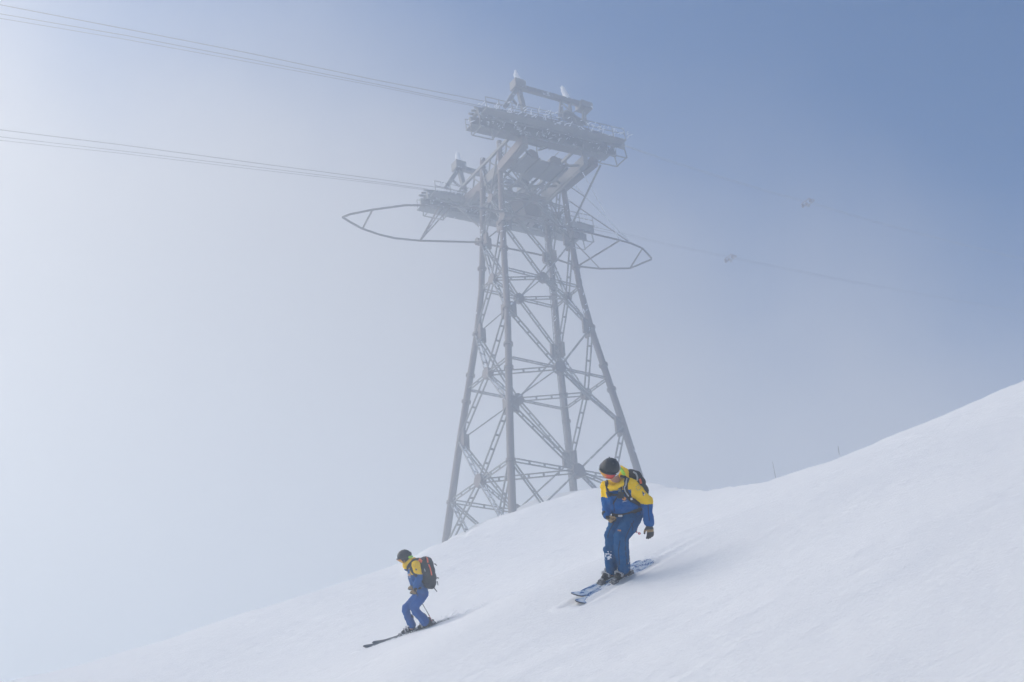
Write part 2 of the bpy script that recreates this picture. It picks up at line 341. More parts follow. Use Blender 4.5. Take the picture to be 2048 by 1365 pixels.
def brace(name, p, q, nor, sep=.34, ch=.085, step=1.05, par=tower, mt=None, r0=.3, r1=.3):
    """two chords joined by battens, one member of the lattice"""
    p = np.asarray(p, float); q = np.asarray(q, float); a = nrm(q-p); nor = nrm(nor); L = np.linalg.norm(q-p)
    p = p+a*r0; q = q-a*r1; L = np.linalg.norm(q-p); m = MB()
    for s in (-1, 1): m.beam(p+nor*s*sep/2, q+nor*s*sep/2, ch, ch*1.25, nor)
    n = max(2, int(L/step))
    for i in range(n+1):
        c = p+a*(L*i/n); m.box(c, (a, nor, np.cross(a, nor)), (.075, sep/2-ch/2-.003, .03))
    return m.build(name, mt or M['steel'], par)
faces = [((-1, -1), (1, -1), -TV), ((1, -1), (1, 1), TU), ((1, 1), (-1, 1), TV), ((-1, 1), (-1, -1), -TU)]
for i in range(4):
    z0, z1, zn = GZ[i], GZ[i+1], NZ[i]; nodes = []
    sc_ = 1.0 if i < 2 else .85
    for c0, c1, nor in faces:
        N = (leg(*c0, zn)+leg(*c1, zn))/2; nodes.append(N)
        for c in (c0, c1):
            brace('diagonal_brace', leg(*c, z1), N, nor, .36*sc_)
            lz = z0 if i else LEGZ[c]-1.2
            brace('diagonal_brace', N, leg(*c, lz), nor, .36*sc_)
            brace('horizontal_strut', leg(*c, zn), N, nor if i % 2 else (0, 0, 1), .26*sc_, .07)
        fa = nrm(leg(*c1, zn)-leg(*c0, zn)); g = MB(); k = (.55, .5, .45, .42)[i]
        g.tube([N-nor*.24*sc_, N+nor*.24*sc_], k, 8); g.build('node_plate', M['steel_leg'], tower)
    for j in range(4): brace('plan_brace', nodes[j], nodes[(j+1) % 4], (0, 0, 1), .3*sc_, .07)
    if i == 0:     # hip members running from the lowest frame into the snow
        for j, (c0, c1, nor) in enumerate(faces):
            for c in (c0, c1):
                q = nodes[j]*.45+leg(*c, zn)*.55; z = gz(q[0], q[1])
                if z < zn+1: brace('footing_brace', leg(*c, zn), [nodes[j][0]*.62+leg(*c, zn)[0]*.38, nodes[j][1]*.62+leg(*c, zn)[1]*.38, z-1.0], nor, .3)

# ---- head: two saddles, cross girders, decks
VT = 5.7
def onpl(x, y, vo):
    d = ray(x, y); return d*((vo+T0@TV)/(d@TV))
def hz(p): return np.array([0, 0, 1.])
def saddle(vo, pL, pR, sgn):
    a, b = onpl(*pL, vo), onpl(*pR, vo); ax = nrm(b-a); L = np.linalg.norm(b-a); upv = nrm(np.cross(TV, ax)*-1) if np.cross(TV, ax)[2] < 0 else nrm(np.cross(TV, ax))
    c = (a+b)/2
    def crown(t): return -1.1*(abs(t)**2.2)      # saddle curves down at its ends
    root = MB(); n = 16
    for side in (-1, 1):                          # twin girders with arched top
        for i in range(n):
            t0, t1 = -1+2*i/n, -1+2*(i+1)/n
            q0 = c+ax*L/2*t0+upv*(crown(t0)*.35)+TV*side*.62; q1 = c+ax*L/2*t1+upv*(crown(t1)*.35)+TV*side*.62
            h = 1.15-.45*max(abs(t0), abs(t1))**3
            root.beam(q0, q1, .22, h, upv)
    o = root.build('saddle_girder', M['steel_top'], tower)
    m = MB()                                      # rope troughs and their rollers
    for side in (-.45, 0, .45):
        m.tube([c+ax*L/2*t*1.02+upv*(.72+crown(t)*.5)+TV*side for t in np.linspace(-1, 1, 17)], .10, 8)
    m.build('rope_trough', M['steel_top'], tower)
    m = MB()
    for t in np.linspace(-.95, .95, 19):
        q = c+ax*L/2*t+upv*(.5+crown(t)*.45); m.tube([q-TV*.5, q+TV*.5], .17, 10)
    m.build('roller_battery', M['steel_top'], tower)
    for side in (-1, 1):                          # catwalks hung on both sides, with railings
        m = MB(); y0 = -.55
        m.beam(c-ax*L/2*.98+TV*side*1.25+upv*y0, c+ax*L/2*.93+TV*side*1.25+upv*y0, .8, .09, upv)
        for t in np.linspace(-.97, .92, 12):
            q = c+ax*L/2*t+TV*side*1.62+upv*y0; m.beam(q, q+upv*1.05, .05, .05, ax)
            m.beam(c+ax*L/2*t+TV*side*.6+upv*y0, q, .07, .12, upv)
        for hh in (.55, 1.05): m.beam(c-ax*L/2*.97+TV*side*1.62+upv*(y0+hh), c+ax*L/2*.92+TV*side*1.62+upv*(y0+hh), .05, .05, upv)
        m.build('catwalk', M['steel_top'], tower)
    for e in (-1, 1):                             # hanging access cage at each end
        m = MB(); q = c+ax*e*L/2*.86-upv*.7
        for dv in (-.7, .7):
            for du in (-.9, .9): m.beam(q+ax*du+TV*dv, q+ax*du*1.1+TV*dv-upv*.95, .08, .08, ax)
            m.beam(q-ax*.95+TV*dv-upv*.95, q+ax*.95+TV*dv-upv*.95, .07, .07, upv)
        for du in (-.9, .9): m.beam(q+ax*du-TV*.7-upv*.95, q+ax*du+TV*.7-upv*.95, .07, .07, upv)
        m.build('access_cage', M['steel_top'], tower)
    return a, b, ax, upv, c
nearS = saddle(-VT, (947, 226), (1238, 292), -1)
farS = saddle(VT, (847, 390), (1178, 462), 1)
def tw(a, b, z): return T0+TU*a+TV*b+np.array([0, 0, z])
zt = (nearS[4][2]+farS[4][2])/2
for a_ in (-2.9, 2.9):                            # cross girders carrying both saddles
    m = MB()
    m.beam(tw(a_, -VT+.5, zt-1.25), tw(a_, VT-.5, zt-1.25), .45, .95); 
    m.beam(tw(a_-.3, -VT+.5, zt+.3), tw(a_-.3, VT-.5, zt+.3), .2, .25)
    for i, b_ in enumerate(np.linspace(-VT+1, VT-1, 8)): m.beam(tw(a_, b_, zt-.8), tw(a_-.3, b_+(.9 if i % 2 else -.9), zt+.25), .12, .12)
    m.build('cross_girder', M['steel_top'], tower)
for s, t in corners:                              # raking struts from the leg tops out to the saddles
    m = MB(); q = leg(s, t, 66.4); e = tw(s*2.9+(.9 if s > 0 else -.1), t*(VT-.4), zt-1.1)
    m.beam(q, e, .55, .8); m.build('raking_strut', M['steel_leg'], tower)
    if (s, t) == (-1, -1): continue
    m = MB(); m.tube([leg(s, t, 62.2), tw(s*4.6, t*(VT-.8), zt-1.0)], .09, 6); m.tube([leg(s, t, 62.2), leg(s, t, 62.2)*.5+tw(s*4.6, t*(VT-.8), zt-1.0)*.5, leg(s, t, 67)], .06, 6); m.build('thin_stay', M['steel'], tower)
m = MB()
for k, (u0, v0, u1, v1) in enumerate(((-2.9, -4.6, 2.9, -1.4), (2.9, -4.6, -2.9, -1.4), (-2.9, -1.2, 2.9, 1.6), (2.9, -1.2, -2.9, 1.6), (-2.9, 1.8, 2.9, 4.8), (2.9, 1.8, -2.9, 4.8))): m.beam(tw(u0, v0, zt-1.3-.06*(k % 2)), tw(u1, v1, zt-1.3-.06*(k % 2)), .14, .16)
m.build('wind_bracing', M['steel_top'], tower)
m = MB()
for k in range(2): m.tube([tw(-1.4+k*2.2, -3.9, zt-1.2), tw(-1.4+k*2.2, -2.6, zt-1.2)], .55, 14)
m.build('cable_drum', M['steel_leg'], tower)
m = MB()
for k in range(26):
    q = tw(rng.uniform(-3, 3), rng.uniform(-4.5, 4.5), zt-1.6+rng.uniform(-.3, 1.4)); d = [TU, TV, np.array([0, 0, 1.]), nrm(TU+np.array([0, 0, .6]))][k % 4]; m = MB(); m.tube([q, q+d*rng.uniform(.6, 2.2)], .035+.03*(k % 3), 6); m.build('service_pipe', M['steel_top'], tower)
for k in range(9):
    q = tw(rng.uniform(-2.6, 2.6), rng.uniform(-4.2, 4.2), zt-1.35); m = MB(); m.box(q, (TU, TV, (0, 0, 1)), (rng.uniform(.15, .45), rng.uniform(.15, .4), rng.uniform(.2, .5))); m.build('switch_box', M['steel_top'], tower)
m = MB(); m.box(tw(-.3, -3.1, zt-1.78), (TU, TV, (0, 0, 1)), (2.1, 1.15, .07)); m.box(tw(.4, .9, zt-2.3), (TU, TV, (0, 0, 1)), (1.9, .7, .07))
for i in range(5): m.beam(tw(-2.5+i*1.3, -4.6, zt-1.95), tw(-2.5+i*1.3, 1.6, zt-1.95), .1, .2)
m.build('machine_deck', M['steel_top'], tower)
m = MB(); c = tw(.6, .4, zt-2.6)                  # dark hopper-shaped winch housing under the deck
top = [c+TU*a*1.25+TV*b*.9 for a, b in ((-1, -1), (1, -1), (1, 1), (-1, 1))]; bot = [c+TU*a*.6+TV*b*.5-np.array([0, 0, 1.7]) for a, b in ((-1, -1), (1, -1), (1, 1), (-1, 1))]
m.add(top+bot, [(0, 1, 2, 3), (7, 6, 5, 4)]+[(i, i+4, (i+1) % 4+4, (i+1) % 4) for i in range(4)]); m.build('winch_housing', M['steel_leg'], tower)
# gantries above the saddles
def gantry(vo, dx, dy):
    g = lambda x, y: onpl(x+dx, y+dy, vo)
    m = MB(); A_ = g(1036, 174); hh = np.array([0, 0, 1.])
    m.beam(g(1010, 214), A_, .35, .35); m.beam(g(1048, 222), A_, .35, .35); m.beam(g(1018, 205)-TV*.5, g(1042, 205)+TV*.5, .15, .15)
    m.box(A_+hh*.1, (TU, TV, hh), (.5, .45, .4))
    m.beam(A_, g(1178, 214), .32, .45)
    for x, y in ((1122, 197), (1140, 203), (1168, 212)):
        for s in (-1, 1): m.beam(g(x, y), g(x+2*s, y+46)+TV*s*.5, .16, .16)
    m.beam(g(1118, 232)-TV*.5, g(1172, 244)+TV*.5, .9, .16)
    m.box(g(1168, 215), (TU, TV, hh), (.55, .5, .3))
    m.beam(g(1122, 240), g(1165, 215), .09, .09); m.beam(g(1122, 205), g(1165, 245), .09, .09)
    m.build('gantry', M['steel_top'], tower)
    for x, y, x1, y1 in ((1037, 170, 1031, 141), (1133, 197, 1124, 171)):
        m = MB(); p0, p1 = g(x, y), g(x1, y1); pts = [p0*(1-t)+p1*t for t in np.linspace(0, 1, 9)]
        m.tube([q+rng.normal(0, .03, 3) for q in pts], [.26, .27, .24, .25, .22, .22, .18, .15, .07], 8); m.build('ice_coated_mast', M['ice'], tower)
gantry(-VT, 0, 0); gantry(VT, -118, 162)
# guide frame shaped like a long boat round the waist
def vcurve(x, lo, hi, w_): 
    t = np.clip((x-lo)/150, 0, 1) if x < 960 else np.clip((hi-x)/110, 0, 1)
    return w_*math.sin(t*math.pi/2)
upper = [(685, 435), (700, 429), (745, 420), (810, 411), (880, 411), (955, 416), (1005, 424), (1100, 448), (1165, 463), (1240, 481), (1262, 487), (1285, 497), (1303, 517)]
lower = [(685, 435), (703, 446), (725, 458), (760, 470), (790, 477), (840, 482), (955, 485), (1090, 512), (1155, 533), (1200, 538), (1260, 537), (1303, 519)]
gf = MB()
up3 = [onpl(x, y, -vcurve(x, 685, 1305, 2.1)) for x, y in upper]; lo3 = [onpl(x, y, vcurve(x, 685, 1305, 2.1)) for x, y in lower]
gf.tube(up3, .085, 8); gf.tube(lo3, .085, 8)
for a_, b_ in ((2, 2), (4, 5), (9, 8), (11, 10)): gf.tube([up3[a_], lo3[b_]], .075, 6)
gf.build('guide_frame', M['steel_leg'], tower)
for i in (5, 8):
    pass
def stay(p, q, r=.055, mt='steel_leg'): m = MB(); m.tube([p, q], r, 6); m.build('guide_stay', M[mt], tower)
fa, fb, fax, fup, fc = farS; na_, nb_, nax, nup, nc = nearS
stay(lo3[5], onpl(896, 402, VT)); stay(lo3[5], onpl(912, 402, VT)); stay(lo3[9], leg(1, -1, 61.3)); stay(up3[10], leg(1, -1, 68.0), .05, 'ice'); stay(up3[10], leg(1, -1, 65.3), .05)
stay(up3[9], onpl(1165, 345, -VT+1.5), .05, 'ice')
for s, t in corners:
    m = MB(); q = leg(s, t, 61.3); e = q+TV*t*.55; m.beam(q, e, .3, .3); m.tube([e-TU*.3, e+TU*.3], .33, 10); m.build('guide_bracket', M['steel_leg'], tower)
# ladder and service pipes on the legs
m = MB(); zz = np.arange(40, 66, .35)
for s2 in (-.2, .2): m.tube([leg(1, 1, z)+TU*(s2-.5)-TV*.45 for z in np.linspace(40, 66, 14)], .035, 5)
for z in zz: m.beam(leg(1, 1, z)+TU*-.7-TV*.45, leg(1, 1, z)+TU*-.3-TV*.45, .03, .03)
m.build('ladder', M['steel'], tower)
m = MB()                                           # feathers of rime grown on the windward edges
for k in range(760):
    s, t = corners[rng.integers(4)]; z = rng.uniform(52, 69) if k % 2 else rng.uniform(60, 70)
    if k % 3 == 0: q = leg(s, t, min(z, 69))+TU*rng.uniform(-.25, .25)
    elif k % 3 == 1: q = nearS[0]+(nearS[1]-nearS[0])*rng.random()+TV*rng.choice([-1.6, -.6, .6, 1.6])+hz(0)*rng.uniform(-.6, .5)
    else: q = farS[0]+(farS[1]-farS[0])*rng.random()+TV*rng.choice([-1.6, -.6, .6, 1.6])+hz(0)*rng.uniform(-.6, .5)
    d = nrm(np.array([.6, -.4, .25])+rng.normal(0, .45, 3)); l = rng.uniform(.15, .5)
    m.tube([q, q+d*l*.5, q+d*l], [.04, .05, .015], 5)
tag(m.build('rime_feathers', M['ice'], tower), kind='stuff')
m = MB()                                           # snow drifted on the platform at the right foot
# ============================================================ cables, cable riders
def cable(pxs, vo, dv, r, label, grp, thru):
    pts = [onpl(x, y, vo+dv) for x, y in pxs]
    xs = [p_[0] for p_ in pxs]
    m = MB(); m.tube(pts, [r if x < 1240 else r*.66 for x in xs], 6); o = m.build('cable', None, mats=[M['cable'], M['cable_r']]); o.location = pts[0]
    for p_ in o.data.polygons: p_.material_index = int(proj(p_.center)[0] > 1235)  # right of the tower the haze fade is put into the rope colour
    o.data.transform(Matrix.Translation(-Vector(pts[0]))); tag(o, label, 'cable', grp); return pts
def ext(pl, k):                                    # carry the line on past the picture edge
    (x0, y0), (x1, y1) = pl[0], pl[1]; return [(x0-(x1-x0)*k, y0-(y1-y0)*k*1.02)]+pl
S1 = [(975, 204), (1100, 232), (1238, 286)]
cable(ext([(0, 10), (250, 58), (500, 107), (750, 160)], 1.2)+[(975, 204), (1092, 226), (1238, 287), (1330, 318), (1440, 353), (1550, 386), (1615, 403), (1740, 440), (1900, 482), (2300, 580)], -VT, .45, .027, 'highest rope of the upper cable track, running across the near saddle', 'ropes of the near track', 0)
cable(ext([(0, 28), (250, 71), (500, 119), (750, 168)], 1.2)+[(945, 209), (1092, 238), (1236, 288), (1330, 321), (1440, 356), (1550, 389), (1615, 406), (1740, 443), (1900, 485), (2300, 583)], -VT, -.45, .023, 'middle rope of the upper cable track, left of the tower head', 'ropes of the near track', 0)
cable(ext([(0, 37), (250, 79), (500, 125), (750, 172)], 1.2)+[(945, 212), (1092, 242), (1232, 291)], -VT, 0, .018, 'lowest thin rope of the upper cable track, ending at the near saddle', 'ropes of the near track', 0)
cable(ext([(0, 260), (250, 291), (500, 325), (750, 358)], 1.2)+[(880, 376), (1010, 404), (1176, 452), (1250, 468), (1330, 487), (1460, 514), (1700, 562), (2300, 670)], VT, -.45, .025, 'highest rope of the lower cable track, running to the far saddle', 'ropes of the far track', 0)
cable(ext([(0, 274), (250, 303), (500, 333), (750, 364)], 1.2)+[(850, 378), (1010, 412), (1176, 457), (1250, 472), (1330, 490), (1460, 517), (1700, 565), (2300, 673)], VT, .45, .020, 'middle rope of the lower cable track, left of the tower', 'ropes of the far track', 0)
cable(ext([(0, 281), (250, 308), (500, 338), (750, 367)], 1.2)+[(848, 380), (1010, 416), (1174, 459)], VT, 0, .017, 'lowest thin rope of the lower cable track, ending at the far saddle', 'ropes of the far track', 0)
def rider(x, y, vo, label):
    q = onpl(x, y, vo); o = empty('cable_rider', q, label, 'cable carrier', 'carriers hanging on the ropes')
    m = MB(); m.beam(q-TU*.35-TV*.5, q-TU*.35+TV*.5, .06, .06); m.beam(q+TU*.35-TV*.5, q+TU*.35+TV*.5, .06, .06)
    for s in (-.5, .5): m.beam(q-TU*.35+TV*s, q+TU*.35+TV*s, .06, .1)
    m.build('frame', M['rust'], o)
    for s in (-.5, 0, .5): m = MB(); m.tube([q-TU*.2+TV*(s-.06)-hz(0)*.2, q-TU*.2+TV*(s+.06)-hz(0)*.2], .14, 10); m.build('sheave', M['rust'], o)
    m = MB(); m.box(q-hz(0)*.42, (TU, TV, (0, 0, 1)), (.06, .12, .07)); m.build('counterweight', M['cable_r'], o)
rider(1616, 405, -VT, 'faint carrier on the rope high in the blue sky, far right')
rider(1461, 516, VT, 'faint carrier below and left of the other, near the guide frame tip level')

# ============================================================ marker poles on the right ridge
def marker(x, ytop, ybot, wy, lean, label, kink=True):
    q = Py(x, ybot, wy); g = gz(q[0], q[1]); q = np.array([q[0], q[1], g-.3]); top = Py(x-lean, ytop, wy)
    o = empty('marker_pole', q, label, 'pole', 'marker poles along the ridge')
    m = MB(); m.tube([q, q*.5+top*.5+TU*.03, top], [.02, .018, .012], 6); m.build('shaft', M['pole'], o)
    m = MB(); c = q*.45+top*.55
    for k in range(7): m.ell(c+hz(0)*(k-3)*.07+rng.normal(0, .015, 3), ((1, 0, 0), (0, 1, 0), (0, 0, 1)), (.045, .045, .05), 8, 6)
    m.build('rime_lump', M['ice'], o)
marker(1553, 924, 962, 71, 8, 'tall leaning marker pole standing on the right ridge, the most visible one')
marker(1677, 893, 917, 60, 1, 'very faint marker pole highest up the right ridge')
marker(1504, 966, 978, 78, 0, 'short marker stub, left of a close pair on the ridge')
marker(1514, 965, 977, 77, 0, 'short marker stub, right of a close pair on the ridge')
marker(1384, 986, 1000, 91, 0, 'lowest tiny marker stub in the dip right of the tower')

# ============================================================ skiers: shared builders
def ortho(a, b):
    a = nrm(a); b = np.asarray(b, float); return nrm(b-a*(a@b))
def skin_head(m, c, f, u, k=1.):
    """skull, jaw, nose, lips, ears of the continuous body"""
    f = nrm(f); u = ortho(f, u); r = np.cross(f, u); L = lambda x, y, z: c+(r*x+f*y+u*z)*k
    m.ell(L(0, -.005, .02), (r, f, u), (.075*k, .093*k, .098*k)); m.ell(L(0, .028, -.055), (r, f, u), (.052*k, .058*k, .055*k))
    m.cap(L(0, .088, .01), L(0, .108, -.022), .010*k, .017*k, 8); m.ell(L(0, .083, -.052), (r, f, u), (.026*k, .014*k, .009*k), 10, 6); m.ell(L(0, .078, -.066), (r, f, u), (.022*k, .014*k, .008*k), 10, 6)
    m.ell(L(0, .072, -.092), (r, f, u), (.022*k, .018*k, .016*k), 10, 6)
    for s in (-1, 1):
        m.ell(L(s*.077, -.01, -.01), (r, f, u), (.012*k, .02*k, .032*k), 10, 8); m.ell(L(s*.03, .078, .016), (r, f, u), (.016*k, .012*k, .011*k), 8, 6)
        m.ell(L(s*.035, .062, -.03), (r, f, u), (.024*k, .022*k, .022*k), 8, 6)
def headgear(parent, c, f, u, lens_mat, strap_mat, k=1.):
    f = nrm(f); u = ortho(f, u); r = np.cross(f, u); c = c+u*.018*k
    A, B, C = .115*k, .137*k, .118*k
    L = lambda x, y, z: c+r*x+f*y+u*z
    m = MB(); nu, nv = 40, 26; vs = []; fs = []
    for j in range(nv+1):
        ph = math.pi*.72*j/nv
        for i in range(nu):
            t = 2*math.pi*i/nu; x, y, z = math.sin(ph)*math.cos(t), math.sin(ph)*math.sin(t), math.cos(ph)
            front = 1/(1+math.exp(-(y-.35)*9)); lim = -.08*front-.66*(1-front)    # brow edge high in front, low over ears and nape
            if z < lim: z = lim; 
            sc = 1+.012*math.sin(i*math.pi/5)*math.sin(ph)**3
            vs.append(L(x*A*sc, y*B*sc, z*C))
    for j in range(nv):
        for i in range(nu): fs.append((j*nu+i, (j+1)*nu+i, (j+1)*nu+(i+1) % nu, j*nu+(i+1) % nu))
    m.add(vs, fs); h = m.build('helmet', M['helmet'], parent, True)
    bm = bmesh.new(); bm.from_mesh(h.data); bmesh.ops.remove_doubles(bm, verts=bm.verts, dist=.0015); bmesh.ops.recalc_face_normals(bm, faces=bm.faces); bm.to_mesh(h.data); bm.free(); h.data.shade_smooth()
    so = h.modifiers.new('t', 'SOLIDIFY'); so.thickness = .012; so.offset = -1
    m = MB(); m.tube([vs[nv*nu+i]+0*c for i in list(range(nu))+[0]], .006*k, 6); m.build('helmet_rim', M['goggle_frame'], h, True)
    m = MB()                                        # vents: short raised louvres
    for s in (-1, 1):
        for y in (-.35, .0, .35):
            a = nrm([s*.38, y, .85]); q = L(a[0]*A*.985, a[1]*B*.985, a[2]*C*.985); m.box(q, (f, r, u), (.018, .005, .006))
    m.build('vent', M['goggle_frame'], h)
    m = MB()
    for s in (-1, 1): m.ell(L(s*.086*k, -.012*k, -.055*k), (r, f, u), (.022*k, .050*k, .052*k)); m.cap(L(s*.080*k, .012*k, -.085*k), L(s*.045*k, .040*k, -.125*k), .010*k, .009*k, 8)
    solid(m, 'ear_pad', M['blk'], h, .008, 1)
    def band(a0, a1, zf, hh, off, n, m, thick=.006):
        prev = None
        for i in range(n+1):
            t = a0+(a1-a0)*i/n; zc = zf(t); ring = []
            for dz, o_ in ((-hh, off), (hh, off), (hh, off+thick), (-hh, off+thick)):
                z = zc+dz; q = math.sqrt(max(.05, 1-(z/(C*1.05))**2)); ring.append(L(math.sin(t)*(A*q+o_), math.cos(t)*(B*q+o_), z))
            n0 = len(m.v); m.v += [tuple(q) for q in ring]
            if prev is not None:
                for e in range(4): m.f.append((prev+e, prev+(e+1) % 4, n0+(e+1) % 4, n0+e))
            prev = n0
    g = MB(); band(-.90, .90, lambda t: -.060*k, .048*k, .004, 26, g, .024); go = g.build('goggles', lens_mat, parent, True)
    g = MB()
    for e in (-1, 1): band(-.92, .92, lambda t, e=e: (-.060+e*.051)*k, .004*k, -.002, 26, g, .029)
    for s in (-1, 1): band(s*.86, s*.98, lambda t: -.060*k, .051*k, -.002, 2, g, .029)
    g.build('goggle_frame', M['goggle_frame'], go, True)
    g = MB(); band(.96, 2*math.pi-.96, lambda t: (-.040+.034*(1-math.cos(t-math.pi*0)) *.5)*k, .024*k, .012, 60, g, .006); st = g.build('goggle_strap', strap_mat, go, True)
    return h, go, (L, A, B, C)
def glove(parent, wrist, d, palm, thumb, curl, k=1., band_at=(.055, .085)):
    """palm n faces where the fingers close to; thumb is the side the thumb leaves from"""
    d = nrm(d); pn = ortho(d, palm); sd_ = ortho(d, np.asarray(thumb)); sd_ = nrm(sd_-pn*(sd_@pn))
    m = MB(); L = lambda a, b, c_: wrist+d*a*k+sd_*b*k+pn*c_*k
    m.cap(L(-.045, 0, 0), L(.01, 0, 0), .043*k, .038*k); m.ell(L(.055, .0, .0), (d, sd_, pn), (.055*k, .047*k, .025*k)); m.ell(L(.025, .0, .0), (d, sd_, pn), (.045*k, .036*k, .027*k))
    for i, (b, l) in enumerate(((.033, .072), (.011, .082), (-.011, .076), (-.033, .060))):
        q = L(.088, b, 0); a = 0.; rr_ = .0135*k
        for sgm, fr in enumerate((.42, .33, .25)):
            a += curl[min(sgm, len(curl)-1)]*(1+.06*i); dirn = d*math.cos(a)+pn*math.sin(a)+sd_*b*1.2
            e = q+nrm(dirn)*l*fr*k*1.15; m.cap(q, e, rr_, rr_*.93, 10); q = e; rr_ *= .93
    q = L(.03, .036, .006); e = q+nrm(d*.8+sd_*.5+pn*.4)*.045*k; e2 = e+nrm(d*.85+sd_*.0+pn*.55)*.034*k
    m.cap(q, e, .017*k, .014*k, 10); m.cap(e, e2, .014*k, .012*k, 10)
    def pick(c_):
        a = (c_-wrist)@d/k
        return 1 if band_at[0] < a < band_at[1] else (2 if a < .012 else 0)
    return solid(m, 'glove', None, parent, .0045, 3, .003, .02, [M['glove'], M['tan'], M['blk']], pick)
def ski_boot(parent, sole, t, n, shin_dir, k=1.):
    """sole = middle of the sole on the ski, t forward, n up"""
    t = nrm(t); n = ortho(t, n); s = np.cross(n, t); L = lambda x, y, z: sole+(t*x+s*y+n*z)*k; sh = nrm(shin_dir)
    m = MB(); m.box(L(0, 0, .018), (t, s, n), (.155*k, .034*k, .017*k)); m.cap(L(-.10, 0, .06), L(.04, 0, .06), .048*k, .052*k); m.cap(L(.04, 0, .058), L(.125, 0, .046), .05*k, .036*k)
    a = L(-.05, 0, .11); b = a+sh*.17*k; m.cap(a, b, .058*k, .066*k); m.cap(b-sh*.05*k, b+sh*.03*k, .068*k, .068*k)
    m.cap(L(-.12, 0, .10), L(-.10, 0, .17), .03*k, .03*k)
    o = solid(m, 'ski_boot', M['boot'], parent, .008, 2, .0, .1)
    for (x, z, w_) in ((.085, .072, .046), (.03, .10, .054)):
        g = MB(); g.box(L(x, 0, z+.022), (s, t, n), (w_*k, .011*k, .008*k)); g.box(L(x, .05*k, z+.002), (t, s, n), (.016*k, .009*k, .02*k)); g.box(L(x, -.05*k, z+.002), (t, s, n), (.016*k, .009*k, .02*k)); g.build('buckle', M['metal'], o)
    for h in (.06, .14):
        q = a+sh*h*k; g = MB(); ff = ortho(sh, t)
        for i in range(9):
            an = -1.5+i*.375; p0 = q+(ff*math.cos(an)+s*math.sin(an))*.068*k; g.box(p0, (nrm(ff*math.cos(an)+s*math.sin(an)), nrm(-ff*math.sin(an)+s*math.cos(an)), sh), (.006*k, .014*k, .011*k))
        g.box(q+(ff*.6+s*.8)*.074*k, (nrm(ff*.6+s*.8), sh, np.cross(nrm(ff*.6+s*.8), sh)), (.009*k, .013*k, .028*k)); g.build('buckle', M['metal'], o)
    return o
def ski(tip, tail, n, label, grp, top_mat, base_mat, foot, length=1.8, wid=.12):
    t = nrm(tip-tail); n = ortho(t, n); s = np.cross(n, t); root = empty('ski', foot, label, 'ski', grp)
    L = np.linalg.norm(tip-tail); N = 60; m = MB(); mb2 = MB(); rows = []; uv = []
    for i in range(N+1):
        x = i/N                                        # 0 tail .. 1 tip
        if x > .90: wd = wid*.5*math.sqrt(max(0.0, 1-((x-.90)/.10)**2))*.98+.003
        elif x < .05: wd = wid*.5*.9*math.sqrt(max(.05, 1-((.05-x)/.05)**2*.75))
        else: wd = wid*.5*(.80+.20*abs((x-.46)/.46)**1.8)
        z = .22*max(0, x-.82)**1.6*(L/1.0)+.05*max(0, .06-x)+.018*math.sin(math.pi*min(1, x/.85))*(-1)*0
        c = tail+t*L*x+n*z*3.2; th = .007
        rows.append([c-s*wd+n*th, c+s*wd+n*th, c+s*wd-n*th, c-s*wd-n*th])
    for bi, (a_, b_) in enumerate(((0, 1), (2, 3))):
        pass
    vs = [q for r_ in rows for q in r_]; fs = []
    for i in range(N):
        for e in range(4): fs.append((i*4+e, i*4+(e+1) % 4, (i+1)*4+(e+1) % 4, (i+1)*4+e))
    fs += [(3, 2, 1, 0), (N*4, N*4+1, N*4+2, N*4+3)]
    m.add(vs, fs); o = m.build('ski_body', None, root, mats=[top_mat, base_mat])
    for i, p_ in enumerate(o.data.polygons): p_.material_index = 0 if (i < N*4 and i % 4 == 0) else 1
    uvl = o.data.uv_layers.new(name='along'); 
    for p_ in o.data.polygons:
        for li, vi in zip(p_.loop_indices, p_.vertices): uvl.data[li].uv = ((vi//4)/N, 0. if vi % 4 in (0, 3) else 1.)
    F = foot
    for x, nm in ((.175, 'toe_binding'), (-.185, 'heel_binding')):
        g = MB(); q = F+t*x+n*.016
        g.box(q, (t, s, n), (.055, .036, .012)); g.box(q+n*.022+t*(.012 if x > 0 else -.015), (t, s, n), (.03, .03, .018)); g.cap(q+n*.035+t*(.0), q+n*.035+t*(-.03 if x > 0 else .03), .02, .013, 8)
        bo = g.build(nm, M['bindg'], root); g = MB(); g.box(q+n*.052, (t, s, n), (.018, .02, .006)); g.build('lever', M['metal'], bo)
    return root, t, n, s
def topsheet(name, base, c1, c2, sc):
    m = mat(name, base, .35); t = m.node_tree; b = t.nodes['Principled BSDF']
    uv = t.nodes.new('ShaderNodeUVMap'); uv.uv_map = 'along'; mp = t.nodes.new('ShaderNodeMapping'); mp.inputs['Scale'].default_value = (sc, 1.6, 1)
    n = t.nodes.new('ShaderNodeTexNoise'); n.inputs['Scale'].default_value = 1.5; n.inputs['Detail'].default_value = 4; r = t.nodes.new('ShaderNodeValToRGB'); r.color_ramp.interpolation = 'CONSTANT'
    e = r.color_ramp.elements; e[0].position = 0; e[0].color = (*c1, 1); e[1].position = .46; e[1].color = (*base, 1); q = e.new(.58); q.color = (*c2, 1)
    t.links.new(uv.outputs[0], mp.inputs[0]); t.links.new(mp.outputs[0], n.inputs['Vector']); t.links.new(n.outputs['Fac'], r.inputs[0]); t.links.new(r.outputs[0], b.inputs['Base Color']); return m
def bvh(*objs):
    vs = []; fs = []
    for o in objs:
        l = root_loc(o); n0 = len(vs); vs += [v.co+l for v in o.data.vertices]; fs += [[n0+i for i in p.vertices] for p in o.data.polygons]
    return BVHTree.FromPolygons(vs, fs)
